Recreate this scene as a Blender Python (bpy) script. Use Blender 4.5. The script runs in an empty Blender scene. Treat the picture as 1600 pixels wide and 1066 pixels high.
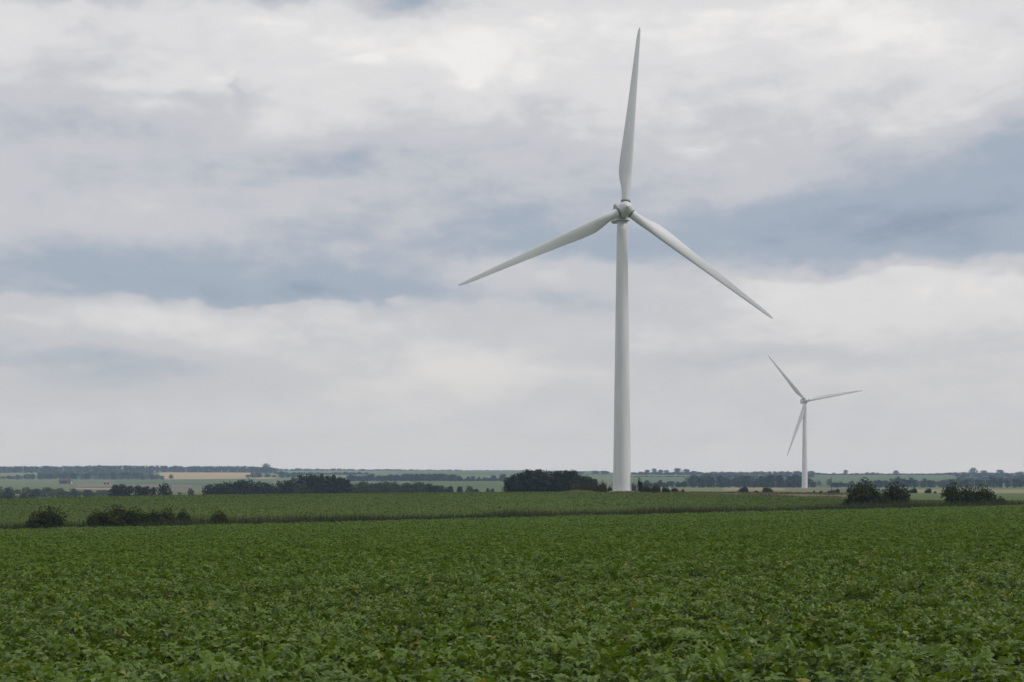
import bpy, math, random
import numpy as np
from mathutils import Matrix, Vector, Euler

# ------------------------------------------------------------------ camera, sky, sun, exposure
SC = bpy.context.scene
COL = SC.collection
EYE = 2.9                       # camera height above the soil it stands on
F = 2222.0                      # focal length in photo pixels (1600 wide)
HZ = 745.0                      # photo row of eye level
cam_d = bpy.data.cameras.new('camera')
cam_d.sensor_width = 36.0
cam_d.lens = 36.0 * F / 1600.0
cam_d.shift_y = (HZ - 533.0) / 1600.0
cam_d.clip_start = 0.1
cam_d.clip_end = 30000
cam = bpy.data.objects.new('camera', cam_d)
COL.objects.link(cam)
cam.location = (0, 0, EYE)
cam.rotation_euler = (math.radians(90), 0, 0)
SC.camera = cam

SUN_AZ = math.radians(104)      # clockwise from +Y (the view direction)
SUN_EL = math.radians(50)
sd = bpy.data.lights.new('sun', 'SUN')
sd.energy = 1.5
sd.angle = math.radians(14)
sd.color = (1.0, 0.965, 0.91)
sun = bpy.data.objects.new('sun', sd)
COL.objects.link(sun)
to_sun = Vector((math.sin(SUN_AZ) * math.cos(SUN_EL), math.cos(SUN_AZ) * math.cos(SUN_EL), math.sin(SUN_EL)))
sun.rotation_euler = (-to_sun).to_track_quat('-Z', 'Y').to_euler()

SC.view_settings.view_transform = 'Standard'
SC.view_settings.look = 'None'
SC.view_settings.exposure = 0.0
SC.view_settings.gamma = 1.0
SC.view_settings.use_curve_mapping = False
SC.render.engine = 'CYCLES'
SC.cycles.use_denoising = True
SC.cycles.max_bounces = 6
SC.cycles.diffuse_bounces = 3
SC.cycles.transmission_bounces = 3
SC.cycles.volume_bounces = 1
SC.cycles.use_adaptive_sampling = True
SC.cycles.adaptive_threshold = 0.01

W = bpy.data.worlds.new('World')
SC.world = W
W.use_nodes = True
nt = W.node_tree
nt.nodes.clear()
NW = nt.nodes
LW = nt.links


def wm(op, a, b=None, c=None, clamp=False):
    n = NW.new('ShaderNodeMath')
    n.operation = op
    n.use_clamp = clamp
    for i, v in enumerate((a, b, c)):
        if v is None:
            continue
        if isinstance(v, (int, float)):
            n.inputs[i].default_value = v
        else:
            LW.new(v, n.inputs[i])
    return n.outputs[0]


# a soft bank of cloud in azimuth / elevation: different spread above and below its centre
g = bpy.data.node_groups.new('cloud_bank', 'ShaderNodeTree')
for nm in ('az', 'el', 'az0', 'el0', 'su', 'up', 'dn', 'amp'):
    g.interface.new_socket(nm, in_out='INPUT', socket_type='NodeSocketFloat')
g.interface.new_socket('v', in_out='OUTPUT', socket_type='NodeSocketFloat')
gi = g.nodes.new('NodeGroupInput')
go = g.nodes.new('NodeGroupOutput')


def gm(op, a, b=None):
    n = g.nodes.new('ShaderNodeMath')
    n.operation = op
    for i, v in enumerate((a, b)):
        if v is None:
            continue
        if isinstance(v, (int, float)):
            n.inputs[i].default_value = v
        else:
            g.links.new(v, n.inputs[i])
    return n.outputs[0]


gI = {s.name: s for s in gi.outputs}
du = gm('DIVIDE', gm('SUBTRACT', gI['az'], gI['az0']), gI['su'])
de = gm('SUBTRACT', gI['el'], gI['el0'])
dv = gm('ADD', gm('DIVIDE', gm('MAXIMUM', de, 0.0), gI['up']), gm('DIVIDE', gm('MINIMUM', de, 0.0), gI['dn']))
q = gm('ADD', gm('MULTIPLY', du, du), gm('MULTIPLY', dv, dv))
g.links.new(gm('MULTIPLY', gm('EXPONENT', gm('MULTIPLY', q, -1.0)), gI['amp']), go.inputs[0])

tc = NW.new('ShaderNodeTexCoord')
sep = NW.new('ShaderNodeSeparateXYZ')
LW.new(tc.outputs['Generated'], sep.inputs[0])
X, Y, Z = sep.outputs


def noise3(scale, detail, rough, zs=2.4, off=(0, 0, 0), dist=0.0, lac=2.0):
    mp = NW.new('ShaderNodeMapping')
    mp.inputs['Scale'].default_value = (1, 1, zs)
    mp.inputs['Location'].default_value = off
    LW.new(tc.outputs['Generated'], mp.inputs['Vector'])
    n = NW.new('ShaderNodeTexNoise')
    n.inputs['Scale'].default_value = scale
    n.inputs['Detail'].default_value = detail
    n.inputs['Roughness'].default_value = rough
    n.inputs['Distortion'].default_value = dist
    n.inputs['Lacunarity'].default_value = lac
    LW.new(mp.outputs[0], n.inputs['Vector'])
    return n


nd = noise3(9.0, 4.0, 0.55, 2.2, (3.1, 0.4, 0.7))
nds = NW.new('ShaderNodeSeparateXYZ')
LW.new(nd.outputs['Color'], nds.inputs[0])
nf = noise3(34.0, 3.0, 0.55, 1.8, (1.3, 2.4, 0.2))
nfs = NW.new('ShaderNodeSeparateXYZ')
LW.new(nf.outputs['Color'], nfs.inputs[0])
AZ = wm('ARCTAN2', X, Y)
EL = wm('ARCSINE', Z)
AZ = wm('ADD', AZ, wm('MULTIPLY', wm('SUBTRACT', nds.outputs[0], 0.5), 0.075))
EL = wm('ADD', EL, wm('MULTIPLY', wm('SUBTRACT', nds.outputs[1], 0.5), 0.034))
AZ = wm('ADD', AZ, wm('MULTIPLY', wm('SUBTRACT', nfs.outputs[0], 0.5), 0.022))
EL = wm('ADD', EL, wm('MULTIPLY', wm('SUBTRACT', nfs.outputs[1], 0.5), 0.013))

BANKS = [
    # px, py, half width, spread up, spread down, strength (blue-grey bands negative, bright heaps positive)
    (240, 462, 380, 66, 15, -0.36), (570, 456, 230, 64, 22, -0.24), (380, 330, 520, 100, 90, -0.07),
    (940, 380, 250, 70, 34, -0.24), (1230, 376, 200, 90, 42, -0.26), (1490, 412, 200, 130, 20, -0.36), (1400, 270, 260, 60, 80, -0.10),
    (1610, 250, 80, 80, 80, -0.22), (620, 262, 340, 45, 60, -0.14), (880, 290, 220, 55, 60, -0.08),
    (430, 4, 45, 30, 16, -0.42), (620, 6, 80, 40, 26, -0.38), (110, 8, 110, 30, 18, -0.28),
    (170, 600, 260, 50, 40, -0.16), (1180, 566, 190, 16, 14, -0.14), (60, 560, 260, 30, 20, -0.14), (900, 470, 160, 22, 30, -0.08),
    (1250, 130, 180, 60, 50, -0.06), (40, 240, 160, 50, 60, -0.10), (490, 258, 90, 26, 34, -0.10), (330, 175, 60, 14, 26, -0.10),
    (280, 95, 380, 70, 70, 0.16), (640, 95, 260, 60, 60, 0.10), (1000, 55, 420, 60, 80, 0.24),
    (1500, 60, 300, 60, 80, 0.22), (742, 105, 16, 38, 38, 0.12), (368, 132, 30, 12, 22, 0.22), (388, 150, 8, 26, 30, -0.12),
    (582, 100, 18, 9, 9, 0.18), (250, 190, 80, 10, 14, 0.12), (100, 250, 60, 12, 14, 0.10), (180, 150, 60, 10, 14, 0.10),
    (720, 590, 140, 42, 34, 0.13), (1330, 446, 200, 12, 66, 0.18), (1580, 462, 80, 10, 50, 0.18),
    (1430, 205, 110, 34, 24, 0.16), (626, 467, 26, 7, 7, 0.22), (1450, 520, 260, 60, 40, 0.06),
    (250, 508, 420, 14, 40, 0.05), (820, 418, 130, 14, 30, 0.10),
]
acc = None
for (px, py, su, up, dn, amp) in BANKS:
    n = NW.new('ShaderNodeGroup')
    n.node_tree = g
    LW.new(AZ, n.inputs['az'])
    LW.new(EL, n.inputs['el'])
    n.inputs['az0'].default_value = math.atan((px - 800) / F)
    n.inputs['el0'].default_value = math.atan((HZ - py) / F)
    n.inputs['su'].default_value = su / F
    n.inputs['up'].default_value = up / F
    n.inputs['dn'].default_value = dn / F
    n.inputs['amp'].default_value = amp
    acc = n.outputs[0] if acc is None else wm('ADD', acc, n.outputs[0])

n1 = noise3(5.0, 6.0, 0.52, 3.2, (0.3, 1.7, 0.1), 0.4)
n2 = noise3(15.0, 5.0, 0.55, 2.6, (2.3, 0.2, 0.9), 0.5)
n4 = noise3(42.0, 4.0, 0.6, 2.2, (1.1, 3.2, 0.4), 0.6)
ramp_h = NW.new('ShaderNodeMapRange')           # the deck flattens to even grey towards the horizon
ramp_h.interpolation_type = 'SMOOTHSTEP'
ramp_h.inputs['From Min'].default_value = 0.01
ramp_h.inputs['From Max'].default_value = 0.14
ramp_h.inputs['To Min'].default_value = 0.30
LW.new(Z, ramp_h.inputs['Value'])
nn = wm('ADD', wm('MULTIPLY', wm('SUBTRACT', n1.outputs['Fac'], 0.5), 0.46), wm('MULTIPLY', wm('SUBTRACT', n2.outputs['Fac'], 0.5), 0.36))
# billows: rounded heaps with creased edges, only in the higher deck
nb1 = noise3(13.0, 5.0, 0.5, 1.7, (0.9, 0.3, 2.2), 0.25)
bil = wm('SUBTRACT', wm('ABSOLUTE', wm('SUBTRACT', nb1.outputs['Fac'], 0.5)), 0.09)
rb = NW.new('ShaderNodeMapRange')
rb.interpolation_type = 'SMOOTHSTEP'
rb.inputs['From Min'].default_value = 0.12
rb.inputs['From Max'].default_value = 0.26
LW.new(Z, rb.inputs['Value'])
nn = wm('ADD', nn, wm('MULTIPLY', wm('SUBTRACT', n4.outputs['Fac'], 0.5), 0.17))
nn = wm('ADD', nn, wm('MULTIPLY', bil, wm('MULTIPLY', rb.outputs[0], 0.42)))
dens = wm('ADD', wm('MULTIPLY', nn, ramp_h.outputs[0]), acc)
dens = wm('ADD', dens, 0.635)
low = NW.new('ShaderNodeMapRange')              # paler towards the horizon all the way round
low.interpolation_type = 'SMOOTHSTEP'
low.inputs['From Min'].default_value = 0.0
low.inputs['From Max'].default_value = 0.07
low.inputs['To Min'].default_value = 0.06
low.inputs['To Max'].default_value = 0.0
LW.new(Z, low.inputs['Value'])
dens = wm('ADD', dens, low.outputs[0])
cr = NW.new('ShaderNodeValToRGB')
cr.color_ramp.interpolation = 'EASE'
els = cr.color_ramp.elements
els[0].position = 0.0
els[0].color = (0.235, 0.292, 0.385, 1)
els[1].position = 1.0
els[1].color = (0.87, 0.86, 0.855, 1)
for p, c in ((0.30, (0.375, 0.432, 0.525, 1)), (0.56, (0.565, 0.578, 0.622, 1)), (0.78, (0.725, 0.725, 0.745, 1))):
    e = els.new(p)
    e.color = c
LW.new(dens, cr.inputs['Fac'])
STR = 0.10
scl = NW.new('ShaderNodeVectorMath')
scl.operation = 'SCALE'
scl.inputs['Scale'].default_value = 1.0 / STR
hc = NW.new('ShaderNodeMix')
hc.data_type = 'RGBA'
hc.blend_type = 'MULTIPLY'
hc.inputs[7].default_value = (0.925, 0.965, 1.11, 1)
LW.new(wm('MULTIPLY', low.outputs[0], 1 / 0.06), hc.inputs[0])
LW.new(cr.outputs['Color'], hc.inputs[6])
LW.new(hc.outputs[2], scl.inputs[0])
sky = NW.new('ShaderNodeTexSky')
sky.sky_type = 'NISHITA'
sky.sun_disc = False
sky.sun_elevation = SUN_EL
sky.sun_rotation = SUN_AZ
cover = NW.new('ShaderNodeMapRange')
cover.inputs['From Min'].default_value = 0.05
cover.inputs['From Max'].default_value = 0.55
cover.inputs['To Min'].default_value = 0.88
cover.inputs['To Max'].default_value = 1.0
LW.new(dens, cover.inputs['Value'])
mx = NW.new('ShaderNodeMix')
mx.data_type = 'RGBA'
LW.new(cover.outputs[0], mx.inputs[0])
LW.new(sky.outputs[0], mx.inputs[6])
LW.new(scl.outputs[0], mx.inputs[7])
bg = NW.new('ShaderNodeBackground')
bg.inputs['Strength'].default_value = STR
LW.new(mx.outputs[2], bg.inputs['Color'])
wo = NW.new('ShaderNodeOutputWorld')
LW.new(bg.outputs[0], wo.inputs['Surface'])
W.cycles.sampling_method = 'MANUAL'
W.cycles.sample_map_resolution = 512

# ------------------------------------------------------------------ helpers
RNG = np.random.default_rng(11)
random.seed(5)


def link(o, parent=None):
    COL.objects.link(o)
    if parent is not None:
        o.parent = parent
    return o


def tag(o, label=None, cat=None, group=None, kind=None):
    if label:
        o['label'] = label
    if cat:
        o['category'] = cat
    if group:
        o['group'] = group
    if kind:
        o['kind'] = kind
    return o


def mesh_arrays(name, verts, faces, tone=None, smooth=False, mats=(), mat_index=None):
    """verts (N,3), faces (M,k) with one k; tone: one float per vertex."""
    me = bpy.data.meshes.new(name)
    verts = np.ascontiguousarray(verts, dtype=np.float32)
    faces = np.ascontiguousarray(faces, dtype=np.int32)
    k = faces.shape[1]
    me.vertices.add(len(verts))
    me.vertices.foreach_set('co', verts.ravel())
    me.loops.add(faces.size)
    me.loops.foreach_set('vertex_index', faces.ravel())
    me.polygons.add(len(faces))
    me.polygons.foreach_set('loop_start', np.arange(0, faces.size, k, dtype=np.int32))
    if mat_index is not None:
        me.polygons.foreach_set('material_index', np.asarray(mat_index, dtype=np.int32))
    me.polygons.foreach_set('use_smooth', np.full(len(faces), smooth))
    for m in mats:
        me.materials.append(m)
    if tone is not None:
        a = me.attributes.new('tone', 'FLOAT', 'POINT')
        a.data.foreach_set('value', np.asarray(tone, dtype=np.float32))
    me.update(calc_edges=True)
    return me


def obj(name, me, parent=None):
    return link(bpy.data.objects.new(name, me), parent)


def empty(name, loc, rz=0.0):
    o = bpy.data.objects.new(name, None)
    o.empty_display_size = 0.3
    link(o)
    o.location = loc
    o.rotation_euler = (0, 0, rz)
    return o


def pydata(name, verts, faces, mat, smooth=False, parent=None):
    me = bpy.data.meshes.new(name)
    me.from_pydata([tuple(v) for v in verts], [], [tuple(f) for f in faces])
    me.materials.append(mat)
    if smooth:
        me.polygons.foreach_set('use_smooth', [True] * len(me.polygons))
    me.update()
    return obj(name, me, parent)


class MB:
    def __init__(self):
        self.v, self.f = [], []

    def add(self, vs, fs):
        b = len(self.v)
        self.v += [tuple(v) for v in vs]
        self.f += [tuple(i + b for i in f) for f in fs]

    def box(self, c, s, mat=None):
        x, y, z = (k / 2 for k in s)
        vs = [Vector((a * x, b * y, d * z)) for a in (-1, 1) for b in (-1, 1) for d in (-1, 1)]
        if mat is not None:
            vs = [mat @ v for v in vs]
        vs = [v + Vector(c) for v in vs]
        self.add(vs, [(0, 1, 3, 2), (4, 6, 7, 5), (0, 4, 5, 1), (2, 3, 7, 6), (0, 2, 6, 4), (1, 5, 7, 3)])

    def tube(self, p, q, r0, r1, n=6, cap=True):
        p, q = Vector(p), Vector(q)
        d = (q - p).normalized()
        a = d.orthogonal().normalized()
        b = d.cross(a)
        vs = []
        for (c, r) in ((p, r0), (q, r1)):
            for i in range(n):
                t = 2 * math.pi * i / n
                vs.append(c + a * (r * math.cos(t)) + b * (r * math.sin(t)))
        fs = [(i, (i + 1) % n, n + (i + 1) % n, n + i) for i in range(n)]
        if cap:
            fs += [tuple(reversed(range(n))), tuple(range(n, 2 * n))]
        self.add(vs, fs)

    def lathe(self, prof, n=32, cap0=True, cap1=True, axis='z'):
        vs, fs = [], []
        for (r, z) in prof:
            for i in range(n):
                t = 2 * math.pi * i / n
                if axis == 'z':
                    vs.append((r * math.cos(t), r * math.sin(t), z))
                else:                                            # along -y (towards the nose)
                    vs.append((r * math.cos(t), -z, r * math.sin(t)))
        for j in range(len(prof) - 1):
            for i in range(n):
                fs.append((j * n + i, j * n + (i + 1) % n, (j + 1) * n + (i + 1) % n, (j + 1) * n + i))
        if cap0:
            fs.append(tuple(reversed(range(n))))
        if cap1:
            fs.append(tuple(range((len(prof) - 1) * n, len(prof) * n)))
        self.add(vs, fs)

    def build(self, name, mat, parent=None, smooth=False):
        return pydata(name, self.v, self.f, mat, smooth, parent)


# ------------------------------------------------------------------ materials
def new_mat(name):
    m = bpy.data.materials.new(name)
    m.use_nodes = True
    t = m.node_tree
    b = t.nodes['Principled BSDF']
    return m, t, b


def ramp(t, fac, stops):
    r = t.nodes.new('ShaderNodeValToRGB')
    e = r.color_ramp.elements
    e[0].position, e[0].color = stops[0][0], (*stops[0][1], 1)
    e[1].position, e[1].color = stops[-1][0], (*stops[-1][1], 1)
    for p, c in stops[1:-1]:
        x = e.new(p)
        x.color = (*c, 1)
    t.links.new(fac, r.inputs[0])
    return r.outputs[0]


def tnoise(t, scale, detail=3.0, rough=0.55, vec=None, stretch=None):
    n = t.nodes.new('ShaderNodeTexNoise')
    n.inputs['Scale'].default_value = scale
    n.inputs['Detail'].default_value = detail
    n.inputs['Roughness'].default_value = rough
    if vec is None:
        ge = t.nodes.new('ShaderNodeNewGeometry')
        vec = ge.outputs['Position']
    if stretch is not None:
        mp = t.nodes.new('ShaderNodeMapping')
        mp.inputs['Scale'].default_value = stretch
        t.links.new(vec, mp.inputs['Vector'])
        vec = mp.outputs[0]
    t.links.new(vec, n.inputs['Vector'])
    return n.outputs['Fac']


def math_n(t, op, a, b, clamp=False):
    n = t.nodes.new('ShaderNodeMath')
    n.operation = op
    n.use_clamp = clamp
    for i, v in enumerate((a, b)):
        if isinstance(v, (int, float)):
            n.inputs[i].default_value = v
        else:
            t.links.new(v, n.inputs[i])
    return n.outputs[0]


def leaf_mat(name, stops, rough=0.5, spec=0.4, trans=0.2, patch=0.0, patch_scale=0.12, tcol=None, clump=0.0):
    """foliage: colour from the leaf's own tone, plus slow variation over the ground."""
    m, t, b = new_mat(name)
    at = t.nodes.new('ShaderNodeAttribute')
    at.attribute_name = 'tone'
    fac = at.outputs['Fac']
    if patch:
        nz = tnoise(t, patch_scale, 4.0, 0.6)
        fac = math_n(t, 'ADD', fac, math_n(t, 'MULTIPLY', math_n(t, 'SUBTRACT', nz, 0.5), patch), True)
    if clump:
        nz = tnoise(t, 1.7, 2.0, 0.6)
        fac = math_n(t, 'ADD', fac, math_n(t, 'MULTIPLY', math_n(t, 'SUBTRACT', nz, 0.5), clump), True)
        fac = math_n(t, 'MINIMUM', fac, 0.99)
    oi = t.nodes.new('ShaderNodeObjectInfo')
    fac = math_n(t, 'ADD', fac, math_n(t, 'MULTIPLY', math_n(t, 'SUBTRACT', oi.outputs['Random'], 0.5), 0.22), True)
    c = ramp(t, fac, stops)
    t.links.new(c, b.inputs['Base Color'])
    b.inputs['Roughness'].default_value = rough
    b.inputs['Specular IOR Level'].default_value = spec
    tr = t.nodes.new('ShaderNodeBsdfTranslucent')
    if tcol is None:
        t.links.new(c, tr.inputs['Color'])
    else:
        mxc = t.nodes.new('ShaderNodeMix')
        mxc.data_type = 'RGBA'
        mxc.blend_type = 'MULTIPLY'
        mxc.inputs[0].default_value = 1.0
        t.links.new(c, mxc.inputs[6])
        mxc.inputs[7].default_value = (*tcol, 1)
        t.links.new(mxc.outputs[2], tr.inputs['Color'])
    ms = t.nodes.new('ShaderNodeMixShader')
    ms.inputs[0].default_value = trans
    t.links.new(b.outputs[0], ms.inputs[1])
    t.links.new(tr.outputs[0], ms.inputs[2])
    t.links.new(ms.outputs[0], t.nodes['Material Output'].inputs['Surface'])
    return m


def ground_mat(name, stops, scale, rough=0.95, stretch=None, bump=0.0, bscale=3.0, fine=None):
    m, t, b = new_mat(name)
    f = tnoise(t, scale, 5.0, 0.6, None, stretch)
    if fine:
        f2 = tnoise(t, fine, 3.0, 0.6)
        f = math_n(t, 'ADD', math_n(t, 'MULTIPLY', f, 0.65), math_n(t, 'MULTIPLY', f2, 0.35))
    t.links.new(ramp(t, f, stops), b.inputs['Base Color'])
    b.inputs['Roughness'].default_value = rough
    b.inputs['Specular IOR Level'].default_value = 0.15
    if bump:
        bn = t.nodes.new('ShaderNodeBump')
        bn.inputs['Distance'].default_value = bump
        bn.inputs['Strength'].default_value = 1.0
        t.links.new(tnoise(t, bscale, 4.0, 0.6), bn.inputs['Height'])
        t.links.new(bn.outputs[0], b.inputs['Normal'])
    return m


def paint_mat(name, col, rough=0.45, dirt=0.06, scale=0.6, stretch=(1, 1, 0.15)):
    m, t, b = new_mat(name)
    tcn = t.nodes.new('ShaderNodeTexCoord')
    f = tnoise(t, scale, 5.0, 0.6, tcn.outputs['Object'], stretch)
    lo = tuple(c * (1 - dirt * 2) for c in col)
    t.links.new(ramp(t, f, [(0.3, lo), (0.62, col)]), b.inputs['Base Color'])
    b.inputs['Roughness'].default_value = rough
    b.inputs['Specular IOR Level'].default_value = 0.35
    return m


M_white = paint_mat('turbine_paint', (0.70, 0.71, 0.735))
M_tower = paint_mat('tower_paint', (0.70, 0.71, 0.74), dirt=0.08)
M_collar = paint_mat('collar_grey', (0.16, 0.16, 0.165), 0.6)
M_vent = paint_mat('vent_grey', (0.34, 0.34, 0.34), 0.6)
M_steel = paint_mat('galvanised_steel', (0.42, 0.43, 0.44), 0.5)
M_concrete = paint_mat('concrete', (0.40, 0.39, 0.37), 0.9, 0.12, 2.0, (1, 1, 1))
M_door = paint_mat('door_grey', (0.30, 0.32, 0.33), 0.5)

CROP_STOPS = [(0.0, (0.036, 0.068, 0.006)), (0.40, (0.078, 0.136, 0.012)), (0.72, (0.124, 0.196, 0.026)),
              (0.90, (0.155, 0.230, 0.075)), (0.97, (0.20, 0.225, 0.04)), (1.0, (0.24, 0.215, 0.035))]
M_crop = leaf_mat('crop_leaf', CROP_STOPS, 0.40, 0.25, 0.30, 0.30, 0.16, (1.35, 1.3, 0.15), 0.45)
M_crop_mid = leaf_mat('crop_leaf_midfield', CROP_STOPS, 0.55, 0.07, 0.30, 0.30, 0.16, (1.35, 1.3, 0.18), 0.40)
M_crop_far = leaf_mat('crop_leaf_beyond', [(0.0, (0.068, 0.102, 0.015)), (0.5, (0.088, 0.126, 0.020)), (1.0, (0.112, 0.152, 0.029))],
                      0.7, 0.05, 0.2, 0.5, 0.05)
M_stem = paint_mat('crop_stem', (0.10, 0.14, 0.05), 0.6, 0.1, 4.0, (1, 1, 1))
M_grass = leaf_mat('verge_grass', [(0.0, (0.040, 0.055, 0.018)), (0.5, (0.075, 0.085, 0.030)), (0.85, (0.12, 0.115, 0.05)), (1.0, (0.20, 0.165, 0.09))],
                   0.6, 0.2, 0.25, 0.5, 0.06)
M_dry = leaf_mat('dry_grass', [(0.0, (0.10, 0.095, 0.04)), (0.5, (0.19, 0.15, 0.075)), (1.0, (0.30, 0.23, 0.13))], 0.7, 0.15, 0.2, 0.5, 0.05)
M_bush = leaf_mat('bush_leaf', [(0.0, (0.024, 0.030, 0.007)), (0.6, (0.043, 0.051, 0.012)), (1.0, (0.088, 0.094, 0.026))], 0.7, 0.02, 0.15)
M_olive = leaf_mat('olive_bush_leaf', [(0.0, (0.040, 0.040, 0.012)), (0.6, (0.070, 0.062, 0.019)), (1.0, (0.12, 0.09, 0.035))], 0.7, 0.02, 0.15)
M_tree = leaf_mat('copse_leaf', [(0.0, (0.020, 0.023, 0.009)), (0.6, (0.030, 0.033, 0.013)), (1.0, (0.055, 0.056, 0.024))], 0.7, 0.02, 0.12)
M_tree_g = leaf_mat('green_tree_leaf', [(0.0, (0.028, 0.040, 0.012)), (0.6, (0.048, 0.066, 0.020)), (1.0, (0.085, 0.100, 0.034))], 0.7, 0.02, 0.15)
M_far = leaf_mat('far_tree_leaf', [(0.0, (0.020, 0.026, 0.013)), (0.6, (0.030, 0.038, 0.019)), (1.0, (0.055, 0.062, 0.030))], 0.7, 0.02, 0.1)
M_far_g = leaf_mat('far_tree_pale_leaf', [(0.0, (0.052, 0.064, 0.026)), (0.6, (0.088, 0.098, 0.042)), (1.0, (0.145, 0.135, 0.065))], 0.7, 0.02, 0.1)
M_bark = paint_mat('bark', (0.065, 0.052, 0.040), 0.9, 0.2, 6.0, (1, 1, 0.3))

M_ground = ground_mat('pasture', [(0.30, (0.075, 0.105, 0.042)), (0.5, (0.105, 0.135, 0.055)), (0.68, (0.15, 0.16, 0.075))], 0.012, fine=0.3)
M_soil = ground_mat('crop_soil', [(0.3, (0.018, 0.022, 0.008)), (0.7, (0.030, 0.036, 0.012))], 3.0, bump=0.05)
M_soil2 = ground_mat('crop_canopy', [(0.3, (0.072, 0.110, 0.016)), (0.7, (0.095, 0.140, 0.021))], 0.08, fine=1.2, bump=0.12, bscale=1.6)
M_gold = ground_mat('stubble', [(0.3, (0.28, 0.225, 0.13)), (0.5, (0.36, 0.28, 0.165)), (0.7, (0.32, 0.27, 0.165))], 0.012, stretch=(0.3, 3, 1))
M_tan = ground_mat('dry_field', [(0.3, (0.19, 0.175, 0.095)), (0.7, (0.27, 0.235, 0.135))], 0.02, stretch=(0.3, 2, 1))
M_mauve = ground_mat('fallow', [(0.3, (0.13, 0.115, 0.10)), (0.7, (0.20, 0.165, 0.14))], 0.02, stretch=(0.3, 2, 1))
M_lush = ground_mat('lush_field', [(0.3, (0.064, 0.100, 0.030)), (0.7, (0.092, 0.132, 0.042))], 0.01, stretch=(0.3, 2, 1))
M_pale = ground_mat('pale_field', [(0.3, (0.11, 0.135, 0.052)), (0.7, (0.16, 0.175, 0.072))], 0.012, stretch=(0.3, 2, 1))
M_rough = ground_mat('rough_grass', [(0.3, (0.075, 0.080, 0.032)), (0.5, (0.12, 0.11, 0.052)), (0.7, (0.17, 0.14, 0.075))], 0.06, fine=0.5, stretch=(0.4, 1.5, 1))
M_red = paint_mat('barn_red', (0.13, 0.035, 0.035), 0.8, 0.15, 0.4, (1, 1, 1))
M_redroof = paint_mat('barn_roof', (0.10, 0.05, 0.055), 0.8, 0.15, 0.4, (1, 1, 1))
M_cream = paint_mat('farm_wall', (0.55, 0.50, 0.42), 0.85, 0.1, 0.4, (1, 1, 1))
M_tile = paint_mat('farm_roof', (0.26, 0.20, 0.17), 0.85, 0.15, 0.4, (1, 1, 1))
M_dark = paint_mat('dark_opening', (0.03, 0.03, 0.03), 0.7)

# ------------------------------------------------------------------ the lie of the land
STRIP_K, STRIP_C = 0.327, 167.7        # the grass margin runs along y = C + K x


def strip_depth(px):
    return STRIP_C / (1 - STRIP_K * (px - 800) / F)


PROFILE = {   # ground profile along a bearing: distance -> apparent row at eye level (beyond the first field)
    -700: [(270, 792), (340, 800), (450, 806), (600, 800), (800, 783), (1000, 772), (1300, 763), (1600, 756), (2000, 749), (2500, 740), (3000, 738), (3600, 737)],
    0: [(268, 782), (340, 790), (450, 799), (600, 794), (800, 777), (1000, 767), (1300, 760), (1600, 755), (2000, 748.5), (2500, 739.5), (3000, 738), (3600, 737)],
    300: [(285, 776), (340, 782), (450, 796), (600, 793), (800, 778), (1000, 770), (1300, 762), (1600, 756), (2000, 749.5), (2500, 739), (3000, 738), (3600, 737)],
    600: [(300, 773), (340, 776), (450, 790), (600, 788), (800, 774), (1000, 767), (1300, 757), (1600, 752), (2000, 746), (2500, 741), (3000, 738), (3600, 735.5)],
    850: [(312, 771), (345, 772), (450, 778), (600, 778), (800, 771), (1000, 766), (1300, 757), (1600, 752), (2000, 746), (2500, 741), (3000, 738), (3600, 736.5)],
    1000: [(322, 770.8), (360, 770.3), (450, 770), (600, 768), (800, 765.5), (1000, 763), (1300, 760), (1600, 755), (2000, 746.5), (2500, 741.5), (3000, 740), (3600, 739.5)],
    1150: [(280, 775.5), (340, 772), (450, 770), (600, 767.5), (800, 765), (1000, 763), (1300, 760.5), (1600, 756), (2000, 747), (2500, 742), (3000, 740.5), (3600, 740)],
    1350: [(230, 783), (280, 777), (340, 773.5), (450, 770.5), (600, 768), (800, 765.5), (1000, 763.5), (1300, 761), (1600, 756), (2000, 747), (2500, 742), (3000, 741), (3600, 740.5)],
    1600: [(240, 783), (280, 778), (340, 774.5), (450, 771.5), (600, 768.5), (800, 766), (1000, 764), (1300, 761), (1600, 756), (2000, 748), (2500, 742), (3000, 741), (3600, 740.5)],
    2300: [(250, 783), (340, 775), (450, 772), (600, 769), (800, 766.5), (1000, 764), (1300, 761), (1600, 756), (2000, 748), (2500, 742), (3000, 741), (3600, 740.5)],
}


def pchip(x, y, xi):
    h = np.diff(x)
    d = np.diff(y) / h
    m = np.zeros_like(y)
    m[0], m[-1] = d[0], d[-1]
    for i in range(1, len(x) - 1):
        if d[i - 1] * d[i] > 0:
            w1, w2 = 2 * h[i] + h[i - 1], h[i] + 2 * h[i - 1]
            m[i] = (w1 + w2) / (w1 / d[i - 1] + w2 / d[i])
    k = np.clip(np.searchsorted(x, xi) - 1, 0, len(x) - 2)
    t = (xi - x[k]) / h[k]
    return ((2 * t**3 - 3 * t**2 + 1) * y[k] + (t**3 - 2 * t**2 + t) * h[k] * m[k] +
            (-2 * t**3 + 3 * t**2) * y[k + 1] + (t**3 - t**2) * h[k] * m[k + 1])


PXN = np.arange(-700, 2301, 20.0)
LDN = np.linspace(math.log(2.0), math.log(4300.0), 230)
RMAX = 4300.0


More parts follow.
